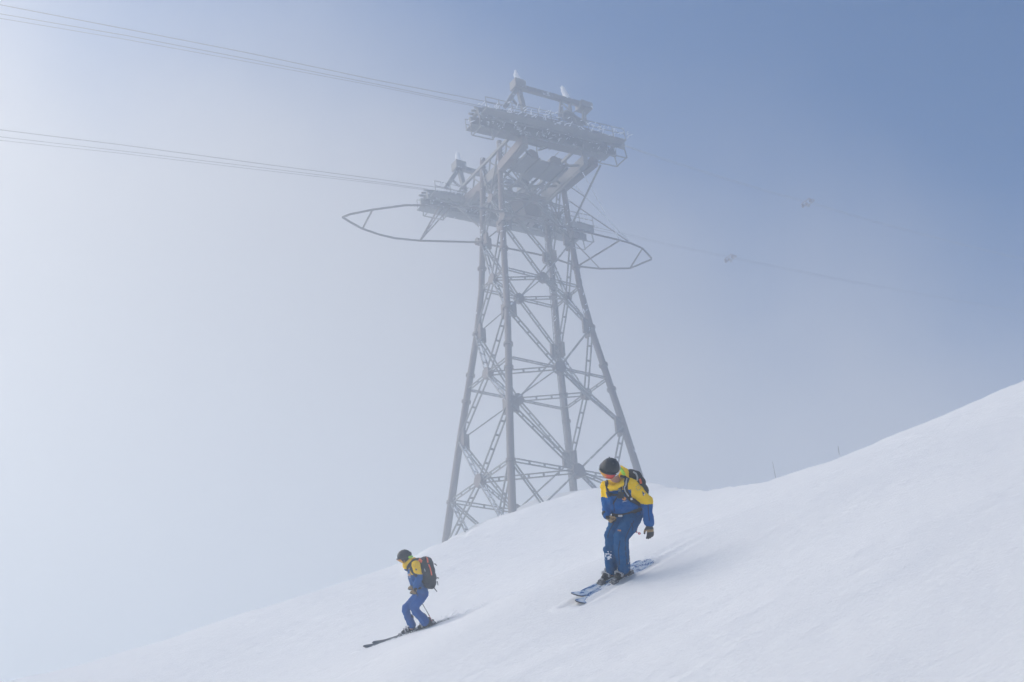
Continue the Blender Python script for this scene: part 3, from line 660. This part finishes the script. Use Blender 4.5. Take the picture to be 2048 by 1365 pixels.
def hit(tree, x, y):
    d = Vector(nrm(ray(x, y))); h, n, i, dd = tree.ray_cast(Vector((0, 0, 0)), d)
    return (np.array(h), np.array(n)) if h is not None else (None, None)
def ribbon(name, pxs, tree, wd, th, mt, parent, n=26, lift=.0):
    px = []; tt = np.linspace(0, len(pxs)-1, n)
    xs = np.interp(tt, range(len(pxs)), [p[0] for p in pxs]); ys = np.interp(tt, range(len(pxs)), [p[1] for p in pxs])
    pts = [hit(tree, x, y) for x, y in zip(xs, ys)]; pts = [p for p in pts if p[0] is not None]
    if len(pts) < 3: return None
    cs = np.array([p[0] for p in pts]); ns = np.array([p[1] for p in pts])
    for _ in range(2):
        cs[1:-1] = (cs[:-2]+cs[1:-1]*2+cs[2:])/4; ns[1:-1] = (ns[:-2]+ns[1:-1]*2+ns[2:])/4
    m = MB(); prev = None
    for i in range(len(cs)):
        a = nrm(cs[min(i+1, len(cs)-1)]-cs[max(0, i-1)]); nn = ortho(a, ns[i]); s = np.cross(a, nn); c = cs[i]+nn*(lift)
        q = [c-s*wd/2-nn*.01, c+s*wd/2-nn*.01, c+s*wd/2+nn*th, c-s*wd/2+nn*th]; n0 = len(m.v); m.v += [tuple(z) for z in q]
        if prev is not None:
            for e in range(4): m.f.append((prev+e, prev+(e+1) % 4, n0+(e+1) % 4, n0+e))
        prev = n0
    m.f += [(3, 2, 1, 0), (prev, prev+1, prev+2, prev+3)]
    return m.build(name, mt, parent, True)
def decal(m, poly, tree, lift=.005):
    """a printed or sewn mark laid on the cloth"""
    cx = sum(p[0] for p in poly)/len(poly); cy = sum(p[1] for p in poly)/len(poly); pts = []
    for x, y in [(cx, cy)]+list(poly):
        h, n = hit(tree, x, y)
        if h is None: return
        pts.append(h+n*lift)
    m.add(pts, [(0, i, i % (len(poly))+1) for i in range(1, len(poly)+1)])
def ring_poly(x, y, rx, ry, n=12, rot=0): return [(x+rx*math.cos(rot+2*math.pi*i/n), y+ry*math.sin(rot+2*math.pi*i/n)) for i in range(n)]
def seg_t(c, a, b): ab = b-a; t = np.clip(((c-a)@ab)/(ab@ab), 0, 1); return np.linalg.norm(c-a-ab*t), t
def ski_pole(grip, gdir, tip, label, stripes):
    o = empty('ski_pole', grip, label, 'ski pole'); d = nrm(tip-grip); L = np.linalg.norm(tip-grip)
    m = MB(); m.cap(grip-d*.07, grip+d*.09, .018, .015, 10); m.build('grip', M['blk'], o)
    m = MB(); m.tube([grip+d*.06, tip-d*.30], [.009, .008], 8); m.build('shaft', M['boot'], o)
    for i in range(6):
        a = grip+d*(L-.30+i*.045); m = MB(); m.tube([a, a+d*.045], .010, 8); m.build('stripe', M['red'] if i % 2 == 0 else M['white'], o)
    m = MB(); q = tip-d*.05; b = ortho(d, (0, 0, 1)); c = np.cross(d, b); m.tube([q-d*.006, q+d*.006], .042 if stripes == 0 else .016, 12); m.cap(q, tip, .008, .004, 8); m.build('basket', M['red'] if stripes == 1 else M['boot'], o); return o

# ============================================================ skier near the camera
D1 = 17.72
def Q1(x, y, z): return P(x, y, D1+z)
f1 = cv(-.36, -.36, .86); u1 = cv(.12, .88, .42)
hc1 = Q1(1219.5, 938, -.20)
sk1 = empty('person', P(1232, 1160, 17.75), 'skier crouching nearest the tower foot, head bowed, one arm hanging, black helmet and red goggles', 'skier', 'skiers in blue and yellow')
b = MB(); skin_head(b, hc1, f1, u1, 1.0)
b.cap(Q1(1236, 972, -.05), Q1(1228, 952, -.10), .062, .055)
for a, c, ra, rb in (((1213, 972, .09), (1260, 970, -.10), .07, .07), ((1228, 985, .03), (1258, 985, -.02), .10, .10), ((1237, 1010, .02), (1264, 1010, .03), .09, .09), ((1240, 1028, .02), (1266, 1030, .04), .10, .10),
                     ((1260, 970, -.10), (1292, 1002, -.05), .055, .045), ((1292, 1002, -.05), (1298, 1044, -.12), .042, .032), ((1213, 972, .09), (1212, 1001, .07), .055, .045), ((1212, 1001, .07), (1214, 1030, -.08), .042, .032),
                     ((1262, 1034, .02), (1241, 1074, -.28), .085, .06), ((1241, 1074, -.28), (1246, 1140, -.03), .055, .045), ((1240, 1034, .06), (1221, 1072, -.20), .08, .06), ((1221, 1072, -.20), (1222, 1146, .08), .055, .045)):
    b.cap(Q1(*a), Q1(*c), ra, rb)
b.cap(Q1(1245, 1000, .02), Q1(1243, 980, 0), .1, .1)
solid(b, 'body', M['skin'], sk1, .011, 2)
# jacket
SL, SR = Q1(1262, 971, -.13), Q1(1212.5, 973, .09); EL, ER = Q1(1293, 1003, -.07), Q1(1212, 1003, .07); WL, WR = Q1(1298, 1046, -.12), Q1(1213.5, 1031, -.07)
j = MB(); bones = []
def jb(a, c, ra, rb): j.cap(a, c, ra, rb)
jb(SR, SL, .078, .085); jb(Q1(1226, 985, .02), Q1(1258, 985, -.05), .115, .115); jb(Q1(1230, 1000, 0), Q1(1262, 998, 0), .105, .115); jb(Q1(1236, 1014, -.01), Q1(1266, 1011, .02), .105, .112)
jb(Q1(1238, 1024, -.0), Q1(1270, 1022, .03), .10, .112); jb(Q1(1242, 1031, .0), Q1(1275, 1027, .04), .09, .085)
jb(Q1(1235, 974, -.03), Q1(1233, 966, -.06), .085, .065)
jb(SL, EL, .088, .076); jb(EL, EL*.5+WL*.5, .072, .066); jb(EL*.5+WL*.5, WL, .066, .066); jb(SR, ER, .068, .06); jb(ER, WR, .058, .054)
jb(EL+RT*.01, EL-UP*.03, .078, .078)
hood = [(1213, 967.5, -.06), (1219, 974.5, -.17), (1231, 975.5, -.22), (1243, 969, -.21), (1251, 963, -.15), (1254, 951, -.05), (1252, 943, .02), (1246, 937, .06), (1238, 934, .12)]
for i in range(len(hood)-1): jb(Q1(*hood[i]), Q1(*hood[i+1]), .031, .031)
jb(Q1(1248, 950, .06), Q1(1238, 948, .12), .05, .06); jb(Q1(1222, 973, -.08), Q1(1240, 970, -.08), .06, .06)
def pick1(c):
    dU, tU = seg_t(c, SL, EL); dF, _ = seg_t(c, EL, WL); dR, tR = seg_t(c, SR, ER); dRF, _ = seg_t(c, ER, WR)
    x, y = proj(c); dT = seg_t(c, Q1(1240, 985, -.02), Q1(1254, 1020, .02))[0]-.05
    if x > 1262 and min(dU, dF) < dT: return 0 if c@UP > (EL-UP*.028)@UP else 1
    if x < 1222 and min(dR, dRF) < dT: return 0 if c@UP > (Q1(1212, 994, .07))@UP else 1
    chest = Q1(1236, 981, -.1)
    return 0 if (c-chest)@nrm(UP*.97-RT*.12) > 0 else 1
jk1 = solid(j, 'jacket', None, sk1, .0105, 4, .030, .07, [M['jy'], M['jb']], pick1)
l = MB(); l.cap(Q1(1241, 937, .04), Q1(1249.5, 951, -.06), .018, .022); l.build('hood_lining', M['lime'], sk1, True)
l = MB(); l.beam(Q1(1242, 953, -.10), Q1(1250.5, 955, -.17), .03, .035); l.build('hood_toggle', M['blk'], sk1)
# trousers
tr = MB()
for a, c, ra, rb in (((1243, 1030, .0), (1270, 1030, .03), .10, .108), ((1267, 1034, .02), (1255, 1056, -.14), .118, .112), ((1255, 1056, -.14), (1242, 1075, -.29), .112, .088), ((1242, 1077, -.29), (1243, 1098, -.22), .088, .094), ((1243, 1098, -.22), (1247, 1128, -.06), .094, .080), ((1247, 1124, -.06), (1247.5, 1136, -.04), .084, .080),
                     ((1240, 1034, .06), (1220.5, 1071, -.20), .105, .078), ((1220.5, 1074, -.20), (1222, 1096, -.12), .076, .066), ((1222, 1096, -.12), (1224, 1141, .07), .066, .066), ((1213.5, 1100, -.16), (1218, 1118, -.10), .046, .056), ((1218, 1118, -.10), (1222, 1140, .04), .058, .066)):
    tr.cap(Q1(*a), Q1(*c), ra, rb)
def pickt(c):
    x, y = proj(c); q = noise.noise(Vector(c*45)); return 1 if (1207 < x < 1223 and 1103 < y < 1120 and q > .12) else 0
tr1 = solid(tr, 'trousers', None, sk1, .0105, 4, .036, .085, [M['pb'], M['dust']], pickt)
glove(sk1, Q1(1299, 1050, -.13), cv(.10, -.98, .12), cv(-.30, -.05, -.95), cv(-.97, -.05, .2), (.30, .40, .35), 1.05)
glove(sk1, Q1(1215, 1033, -.08), cv(.55, -.70, .42), cv(.75, .45, -.35), cv(.35, .35, .85), (1.15, 1.25, .9), 1.05, (.03, .10))
# skis
blue_top = topsheet('blue_white_topsheet', (.55, .66, .78), (.03, .14, .38), (.80, .84, .88), 9); grey_top = topsheet('dark_grey_topsheet', (.10, .11, .12), (.05, .055, .06), (.22, .23, .24), 5)
base_m = mat('ski_base', (.02, .022, .025), .4)
tA, lA, tB, lB = (SKL[k] for k in ('tA', 'lA', 'tB', 'lB'))
fA = lA+(tA-lA)*.415; fB = lB+(tB-lB)*.50
slope_n = nrm(np.array([-.36, -.40, 1.])); vw = -nrm(ray(1230, 1160)); nn1 = nrm(slope_n*.6+vw*.85)
_, t1, n1, s1 = ski(tA, lA, nn1, 'blue ski whose snow-covered tip points lowest, under the nearer skier\'s hanging-arm side', 'skis of the nearer skier', blue_top, base_m, fA, wid=.135)
_, t1b, n1b, s1b = ski(tB, lB, nn1, 'blue and white patterned ski with its pointed tip farthest left under the nearer skier', 'skis of the nearer skier', blue_top, base_m, fB, wid=.135)
ski_boot(sk1, fA+n1*.035, t1, n1, Q1(1243, 1098, -.22)-(fA+n1*.14), 1.0); ski_boot(sk1, fB+n1b*.035, t1b, n1b, Q1(1222, 1100, -.10)-(fB+n1b*.14), 1.0)
# marks on the cloth
tj = bvh(jk1); tt_ = bvh(tr1)
m = MB()
for k in range(8):
    a = k*math.pi/4+.3; decal(m, ring_poly(1276.3+4.6*math.cos(a), 975.6+5.2*math.sin(a), 1.35, 1.35, 5, a), tj)
m.build('sleeve_star_print', M['logo_g'], jk1)
m = MB(); decal(m, [(1283.6, 983), (1291.6, 987), (1286, 993)], tj, .005); m.build('sleeve_patch', M['logo_b'], jk1)
m = MB(); decal(m, [(1286.0, 989.3), (1289.8, 986.9), (1287.0, 991.4)], tj, .008); m.build('sleeve_patch_peak', M['white'], jk1)
m = MB(); decal(m, ring_poly(1248.5, 997.5, 4.9, 4.6, 14), tj, .005); m.build('chest_emblem', M['logo_b'], jk1)
m = MB(); decal(m, ring_poly(1248.5, 997.2, 4.0, 3.6, 14), tj, .008); m.build('chest_emblem_face', M['logo_o'], jk1)
m = MB(); decal(m, ring_poly(1247.6, 996.4, 1.5, 1.1, 6), tj, .011); decal(m, ring_poly(1250.6, 998.5, 1.1, .9, 6), tj, .011); m.build('chest_emblem_mark', M['tan'], jk1)
m = MB()
for k in range(5): decal(m, [(1245.5+k*1.9, 1004.6-k*.5), (1246.9+k*1.9, 1004.3-k*.5), (1246.9+k*1.9, 1003.1-k*.5), (1245.5+k*1.9, 1003.4-k*.5)], tj, .006)
m.build('chest_caption', M['white'], jk1)
m = MB()
for k in range(2):
    x = 1236+k*3.2; y = 1060+k*.6
    for q in ([(x, y), (x+.9, y+.1), (x+.7, y+3.2), (x-.2, y+3.1)], [(x+1.7, y+.2), (x+2.6, y+.3), (x+2.4, y+3.4), (x+1.5, y+3.3)], [(x+.7, y+1.2), (x+1.8, y+1.3), (x+1.8, y+2.1), (x+.7, y+2.0)]): decal(m, q, tt_, .006)
m.build('thigh_print', M['logo_o'], tr1)
M['seam'] = mat('navy_seam_tape', (.003, .02, .07), .8)
for pl in ([(1268, 1042), (1258, 1060), (1250, 1078), (1251, 1100), (1254, 1130)], [(1228, 1046), (1219, 1062), (1215, 1076)], [(1240, 1082), (1237, 1100), (1239, 1130)], [(1262, 1046), (1266, 1055), (1264, 1062)]): ribbon('seam', pl, tt_, .011, .003, M['seam'], tr1, 24)
for pl in ([(1276, 1008), (1279, 1020), (1281, 1028)], [(1226, 1000), (1228, 1012), (1229, 1024)], [(1296, 1010), (1297, 1028), (1299, 1042)]): ribbon('zip', pl, tj, .009, .003, M['seam'], jk1, 14)
lens1 = ramp_mat('amber_red_mirror_lens', 0, [(0, (.75, .50, .02)), (.30, (.80, .33, .02)), (.45, (.78, .09, .03)), (.75, (.72, .06, .05)), (1, (.5, .06, .1))], .12)
hm1, gg1, hl1 = headgear(sk1, hc1, f1, u1, lens1, M['white'], 1.0)
th = bvh([c for c in gg1.children if c.name.startswith('goggle_strap')][0])
m = MB()
for k in range(6):
    x = 1231.2+k*1.15; y = 944.5-k*1.9; decal(m, ring_poly(x, y, .85, .85, 6), th, .002); decal(m, [(x+1.1, y-.4), (x+1.6, y-1.2), (x+.6, y+.9)], th, .002)
if m.v: m.build('strap_lettering', M['glove'], gg1)
# backpack of the nearer skier
bp = empty('backpack', Q1(1268, 980, .22), 'small black backpack with grey loop worn by the nearer skier', 'backpack', 'backpacks worn by skiers')
ax_u = nrm(Q1(1238, 965, -.08)-Q1(1255, 1028, .05)); ax_f = ortho(ax_u, cv(-.63, 0, .77)); ax_r = np.cross(ax_f, ax_u)
m = MB(); c = Q1(1267, 974, .16)
for dz, rz, w_ in ((.14, .085, .07), (.06, .095, .09), (-.05, .10, .10), (-.16, .095, .09)):
    m.cap(c+ax_u*dz-ax_r*w_, c+ax_u*dz+ax_r*w_, rz, rz)
m.cap(c+ax_u*.14, c-ax_u*.16, .1, .1)
pk1 = solid(m, 'pack_body', M['pack'], bp, .011, 4, .015, .08)
tp = bvh(pk1)
ribbon('grey_loop', [(1267, 945), (1272, 948), (1274.5, 955), (1274, 962)], tp, .018, .012, M['grey'], bp)
ribbon('orange_flap', [(1279, 958), (1281, 963), (1282, 968)], tp, .028, .008, M['orange'], bp, 8)
m = MB(); m.box(Q1(1281, 971, .12), (RT, UP, FW), (.035, .03, .04)); m.build('side_pouch', M['pack'], bp)
ta = bvh(jk1)
ribbon('shoulder_strap', [(1255, 957), (1251, 966), (1251, 978), (1255, 990), (1263, 1000), (1272, 1004), (1281, 1008)], ta, .058, .014, M['blk'], bp, 34)
ribbon('grey_piping', [(1253.5, 959), (1249.8, 967), (1250, 978), (1253.5, 987), (1257.5, 992)], ta, .014, .022, M['grey'], bp, 24)
ribbon('shoulder_strap', [(1213, 963), (1214.5, 975), (1217, 986), (1221, 993)], ta, .040, .014, M['blk'], bp, 20)
ribbon('chest_strap', [(1217, 987), (1226, 990), (1236, 990), (1243, 990)], ta, .028, .012, M['blk'], bp, 20)
ribbon('hanging_strap', [(1236, 991), (1231, 1000), (1226, 1008)], ta, .014, .008, M['blk'], bp, 16)
ribbon('hip_belt', [(1222, 1029.5), (1232, 1031), (1244, 1031), (1258, 1028), (1270, 1023), (1283, 1018)], ta, .042, .014, M['blk'], bp, 34)
h, n = hit(ta, 1242.5, 980)
m = MB(); m.box(h+n*.028, (RT, UP, FW), (.022, .040, .018)); m.box(h+n*.012-UP*.065, (RT, UP, FW), (.036, .038, .028)); m.build('radio_pouch', M['pack'], bp)
m = MB(); m.box(h+n*.048+UP*.005, (RT, UP, FW), (.014, .022, .004)); m.build('radio_face', mat('slate_grey', (.12, .16, .17), .5), bp)
h, n = hit(ta, 1263, 996)
m = MB(); m.box(h+n*.02, (nrm(RT+UP*.3), nrm(UP-RT*.3), FW), (.014, .014, .006)); m.build('strap_buckle', M['metal'], bp)
h, n = hit(ta, 1240, 1031)
m = MB(); m.box(h+n*.02, (RT, UP, FW), (.026, .012, .008)); m.build('belt_buckle', M['metal'], bp)
ski_pole(Q1(1217.5, 1036.5, -.13), 0, Q1(1281, 1068.5, .98), 'ski pole with red lower end sticking out behind the nearer skier\'s thigh', 1)

# ============================================================ skier farther down the slope
D2 = 28.3
def Q2(x, y, z): return P(x, y, D2+z)
f2 = cv(-.90, -.36, .25); u2 = cv(-.26, .93, .05); hc2 = Q2(808.8, 1114, .0)
sk2 = empty('person', P(832, 1262, 28.3), 'skier seen side-on gliding left below the tower, carrying a large black backpack', 'skier', 'skiers in blue and yellow')
b = MB(); skin_head(b, hc2, f2, u2, 1.0); b.cap(Q2(821, 1132, .0), Q2(813, 1120, .0), .06, .055)
for a, c, ra, rb in (((832, 1131, -.16), (824, 1132, .17), .065, .065), ((829, 1143, -.05), (828, 1143, .08), .10, .10), ((836, 1165, -.05), (836, 1165, .06), .10, .10), ((843, 1184, -.06), (843, 1184, .07), .10, .10),
                     ((829, 1143, 0), (843, 1184, 0), .1, .1), ((832, 1131, -.18), (838, 1157, -.23), .055, .045), ((838, 1157, -.23), (831, 1177, -.28), .042, .032), ((823, 1132, .18), (822, 1153, .26), .05, .042), ((822, 1153, .26), (825, 1168, .22), .04, .03),
                     ((845, 1188, -.08), (828, 1215, -.15), .085, .06), ((828, 1215, -.15), (849, 1247, -.1), .055, .045), ((841, 1188, .1), (810, 1219, .04), .08, .06), ((810, 1219, .04), (823, 1256, .1), .055, .045)):
    b.cap(Q2(*a), Q2(*c), ra, rb)
solid(b, 'body', M['skin'], sk2, .012, 2)
SL2, EL2, WL2 = Q2(832, 1130, -.19), Q2(838, 1156, -.24), Q2(831.5, 1175, -.28); SR2, ER2, WR2 = Q2(823, 1131, .18), Q2(822, 1153, .26), Q2(825, 1168, .22)
j = MB(); jb(SL2, SR2, .08, .075); jb(Q2(827.5, 1143, -.07), Q2(827, 1143, .09), .122, .122); jb(Q2(831, 1154, -.07), Q2(831, 1154, .08), .118, .118); jb(Q2(836, 1168, -.07), Q2(836, 1168, .07), .115, .115); jb(Q2(844, 1181, -.07), Q2(844, 1181, .07), .118, .118); jb(Q2(850, 1189, -.06), Q2(850, 1189, .06), .07, .07)
jb(Q2(848, 1195, -.06), Q2(848, 1195, .06), .06, .06)
jb(Q2(824, 1134, 0), Q2(815, 1124, 0), .095, .075); jb(SL2, EL2, .088, .078); jb(EL2, WL2, .076, .058); jb(SR2, ER2, .08, .07); jb(ER2, WR2, .068, .055)
for a, c in (((808, 1128, .06), (809, 1134, .0)), ((809, 1134, .0), (813, 1137, -.07)), ((808, 1128, .05), (811, 1131, -.09)), ((811, 1130, -.1), (820, 1121, -.1)), ((820, 1121, -.1), (829, 1118, -.04)), ((829, 1118, -.04), (829, 1118, .06))): jb(Q2(*a), Q2(*c), .036, .036)
jb(Q2(812, 1130, 0), Q2(814, 1136, 0), .07, .07)
def pick2(c):
    x, y = proj(c); dU = min(seg_t(c, SL2, EL2)[0], seg_t(c, EL2, WL2)[0]); dT = seg_t(c, Q2(828, 1140, 0), Q2(843, 1184, 0))[0]-.03
    if dU < dT: return 0 if y < 1149.5+noise.noise(Vector(c*9))*2 else 1
    return 0 if y < 1138.5 else 1
jk2 = solid(j, 'jacket', None, sk2, .012, 5, .022, .075, [M['jy'], M['jb']], pick2)
tr = MB()
for a, c, ra, rb in (((844, 1185, -.07), (844, 1185, .07), .108, .108), ((846, 1188, -.07), (836, 1203, -.11), .115, .105), ((836, 1203, -.11), (827.5, 1215, -.15), .105, .088), ((828, 1217, -.15), (839, 1231, -.12), .086, .088), ((839, 1231, -.12), (849, 1241, -.10), .088, .092), ((848, 1241, -.1), (849, 1244, -.1), .095, .09),
                     ((841, 1188, .08), (811, 1217, .04), .11, .08), ((811, 1219, .04), (816, 1234, .07), .08, .076), ((816, 1234, .07), (824, 1250, .10), .076, .084)): tr.cap(Q2(*a), Q2(*c), ra, rb)
tr2 = solid(tr, 'trousers', M['pb2'], sk2, .012, 4, .036, .085)
glove(sk2, Q2(831, 1177.5, -.28), cv(-.25, -.93, .1), cv(-.8, .1, -.5), cv(-.85, .15, .3), (1.2, 1.2, .8), 1.15, (.0, .09))
glove(sk2, Q2(825, 1169, .22), cv(-.1, -.9, .1), cv(-.7, 0, .5), cv(-.8, .2, -.3), (1.2, 1.2, .8), 1.1, (.0, .09))
tA2, lA2, tB2, lB2 = (SKL[k] for k in ('tA2', 'lA2', 'tB2', 'lB2'))
fA2 = lA2+(tA2-lA2)*.285; fB2 = lB2+(tB2-lB2)*.555
vw2 = -nrm(ray(820, 1265)); nn2 = nrm(slope_n*.7+vw2*.55)
_, t2, n2, s2 = ski(tA2, lA2, nn2, 'dark grey ski with its pale-tipped shovel farthest left and lowest, under the farther skier', 'skis of the farther skier', grey_top, base_m, fA2, wid=.115)
_, t2b, n2b, s2b = ski(tB2, lB2, nn2, 'dark grey ski with its tip just above the lowest one, under the farther skier', 'skis of the farther skier', grey_top, base_m, fB2, wid=.115)
ski_boot(sk2, fA2+n2*.03, t2, n2, Q2(839, 1231, -.12)-(fA2+n2*.14), 1.0); ski_boot(sk2, fB2+n2b*.03, t2b, n2b, Q2(816, 1234, .07)-(fB2+n2b*.14), 1.0)
tj2 = bvh(jk2)
m = MB(); decal(m, ring_poly(818.8, 1150, 3.1, 3.5, 12), tj2, .006); m.build('chest_emblem', M['grey'], jk2)
m = MB(); decal(m, ring_poly(818.8, 1150, 1.8, 2.1, 10), tj2, .009); m.build('chest_emblem_face', M['logo_o'], jk2)
m = MB()
for k in range(3): decal(m, [(816.6+k*1.9, 1157-k*.9), (817.9+k*1.9, 1156.5-k*.9), (817.9+k*1.9, 1155.7-k*.9), (816.6+k*1.9, 1156.2-k*.9)], tj2, .006)
m.build('chest_caption', M['white'], jk2)
m = MB(); decal(m, [(830.5, 1137.5), (834.8, 1139), (831.8, 1142)], tj2, .006); m.build('sleeve_patch', M['logo_b'], jk2)
m = MB()
for k in range(6): decal(m, ring_poly(829+2.6*math.cos(k*1.05), 1131+2.6*math.sin(k*1.05), .8, .8, 5), tj2, .005)
m.build('sleeve_star_print', M['logo_g'], jk2)
l = MB(); l.cap(Q2(819, 1115, -.10), Q2(824, 1113.5, -.04), .026, .022); l.build('hood_lining', M['lime'], sk2, True)
lens2 = ramp_mat('pink_amber_mirror_lens', 2, [(0, (.8, .52, .03)), (.35, (.8, .30, .05)), (.65, (.70, .06, .14)), (1, (.4, .05, .2))], .12)
headgear(sk2, hc2, f2, u2, lens2, M['glove'], 1.04)
# big backpack
bp2 = empty('backpack', Q2(856, 1146, 0), 'large black backpack with coral orange zips worn by the farther skier', 'backpack', 'backpacks worn by skiers')
au = nrm(Q2(845, 1118, 0)-Q2(862, 1174, 0)); ar = ortho(au, cv(.05, 0, -1)); af = np.cross(au, ar); m = MB()
for t_, xx, yy, rz in ((0, 849, 1122, .085), (1, 852, 1131, .125), (2, 855, 1143, .155), (3, 858, 1155, .15), (4, 859, 1166, .12), (5, 863, 1171, .075)): m.cap(Q2(xx, yy, -.11), Q2(xx, yy, .13), rz, rz)
m.cap(Q2(852, 1128, 0), Q2(860, 1165, 0), .15, .13); m.cap(Q2(842, 1124, -.08), Q2(850, 1160, -.08), .08, .09); m.cap(Q2(842, 1124, .08), Q2(850, 1160, .08), .08, .09)
pk2 = solid(m, 'pack_body', M['pack'], bp2, .012, 4, .018, .09)
tp2 = bvh(pk2, jk2)
ribbon('orange_flap', [(836.5, 1118.5), (840, 1121), (844, 1124)], tp2, .062, .010, M['orange'], bp2, 10)
ribbon('orange_zip', [(853.5, 1115.8), (855, 1120), (855.6, 1126)], tp2, .030, .010, M['orange'], bp2, 12)
ribbon('orange_zip', [(857, 1129), (860, 1136), (862, 1144), (863.5, 1151)], tp2, .024, .010, M['orange'], bp2, 18)
ribbon('label_print', [(849, 1138), (850.5, 1143.5)], tp2, .016, .006, M['grey'], bp2, 6)
ribbon('shoulder_strap', [(838, 1118.5), (832, 1119), (826, 1121), (820, 1126), (815.5, 1134), (814.5, 1144)], tp2, .050, .014, M['blk'], bp2, 26)
ribbon('shoulder_strap', [(823, 1126), (821, 1134), (824, 1142), (829, 1149), (834, 1153)], tp2, .055, .014, M['blk'], bp2, 22)
m = MB()
for a, c in (((869, 1128, -.03), (873.5, 1132, -.05)), ((872, 1157, -.02), (878, 1157, -.03)), ((874, 1163, .03), (876, 1171, .03)), ((866, 1175, .03), (874, 1184, .03))): m.tube([Q2(*a), (Q2(*a)+Q2(*c))/2+UP*.01, Q2(*c)], [.012, .010, .008], 6)
m.build('loose_strap', M['blk'], bp2)
m = MB()
for i in range(14):
    t_ = i/13; m.box(Q2(834, 1178.5, -.16)*(1-t_)+Q2(856, 1170, -.14)*t_, (RT, UP, FW), (.012, .02, .012))
ribbon('hip_belt', [(822.5, 1172), (827, 1177), (833, 1178), (843, 1176)], tp2, .035, .012, M['blk'], bp2, 16)
ski_pole(Q2(831, 1183.5, -.30), 0, Q2(866, 1245, .62), 'ski pole with red and white striped lower end behind the farther skier\'s calf', 0)
# ============================================================ powder thrown up by the skis
m = MB(); oc = [(1, 0, 0), (-1, 0, 0), (0, 1, 0), (0, -1, 0), (0, 0, 1), (0, 0, -1)]; of = [(0, 2, 4), (2, 1, 4), (1, 3, 4), (3, 0, 4), (2, 0, 5), (1, 2, 5), (3, 1, 5), (0, 3, 5)]
def spray(a, b_, n, back, spread, hgt, size):
    a = np.asarray(a); b_ = np.asarray(b_)
    for i in range(n):
        t = rng.random()**.7; q = a*(1-t)+b_*t; k = rng.random(); q = q+back*k*rng.random()*1.0+rng.normal(0, 1, 3)*spread*(.3+k)
        g = gz(q[0], q[1]); q[2] = max(g, q[2]-.1)+abs(rng.normal(0, 1))*hgt*(.3+t)*(1-.5*k); r_ = size*(.35+rng.random()**2); m.add([q+np.array(o_)*r_ for o_ in oc], of)
spray(fA, lA, 1500, (lA-tA)*.5, .10, .05, .005); spray(fA2, lA2, 800, (lA2-tA2)*.6, .07, .06, .009); spray(tA2, fA2, 500, (lA2-tA2)*.1, .04, .02, .008); spray(tA, fA, 500, (lA-tA)*.05, .04, .02, .006)
tag(m.build('snow_spray', M['powder']), kind='stuff')

# ============================================================ haze
hm = bpy.data.materials.new('haze_air'); hm.use_nodes = True; t = hm.node_tree; t.nodes.clear()
ho = t.nodes.new('ShaderNodeOutputMaterial'); pv = t.nodes.new('ShaderNodeVolumePrincipled')
pv.inputs['Color'].default_value = (.835, .915, .99, 1); pv.inputs['Density'].default_value = HAZE_DENSITY; pv.inputs['Anisotropy'].default_value = HAZE_G
t.links.new(pv.outputs[0], ho.inputs['Volume'])
m = MB(); m.box((0, 0, 7.5), ((1, 0, 0), (0, 1, 0), (0, 0, 1)), (430, 430, 69.5)); hz_o = m.build('haze', hm); tag(hz_o, kind='stuff')
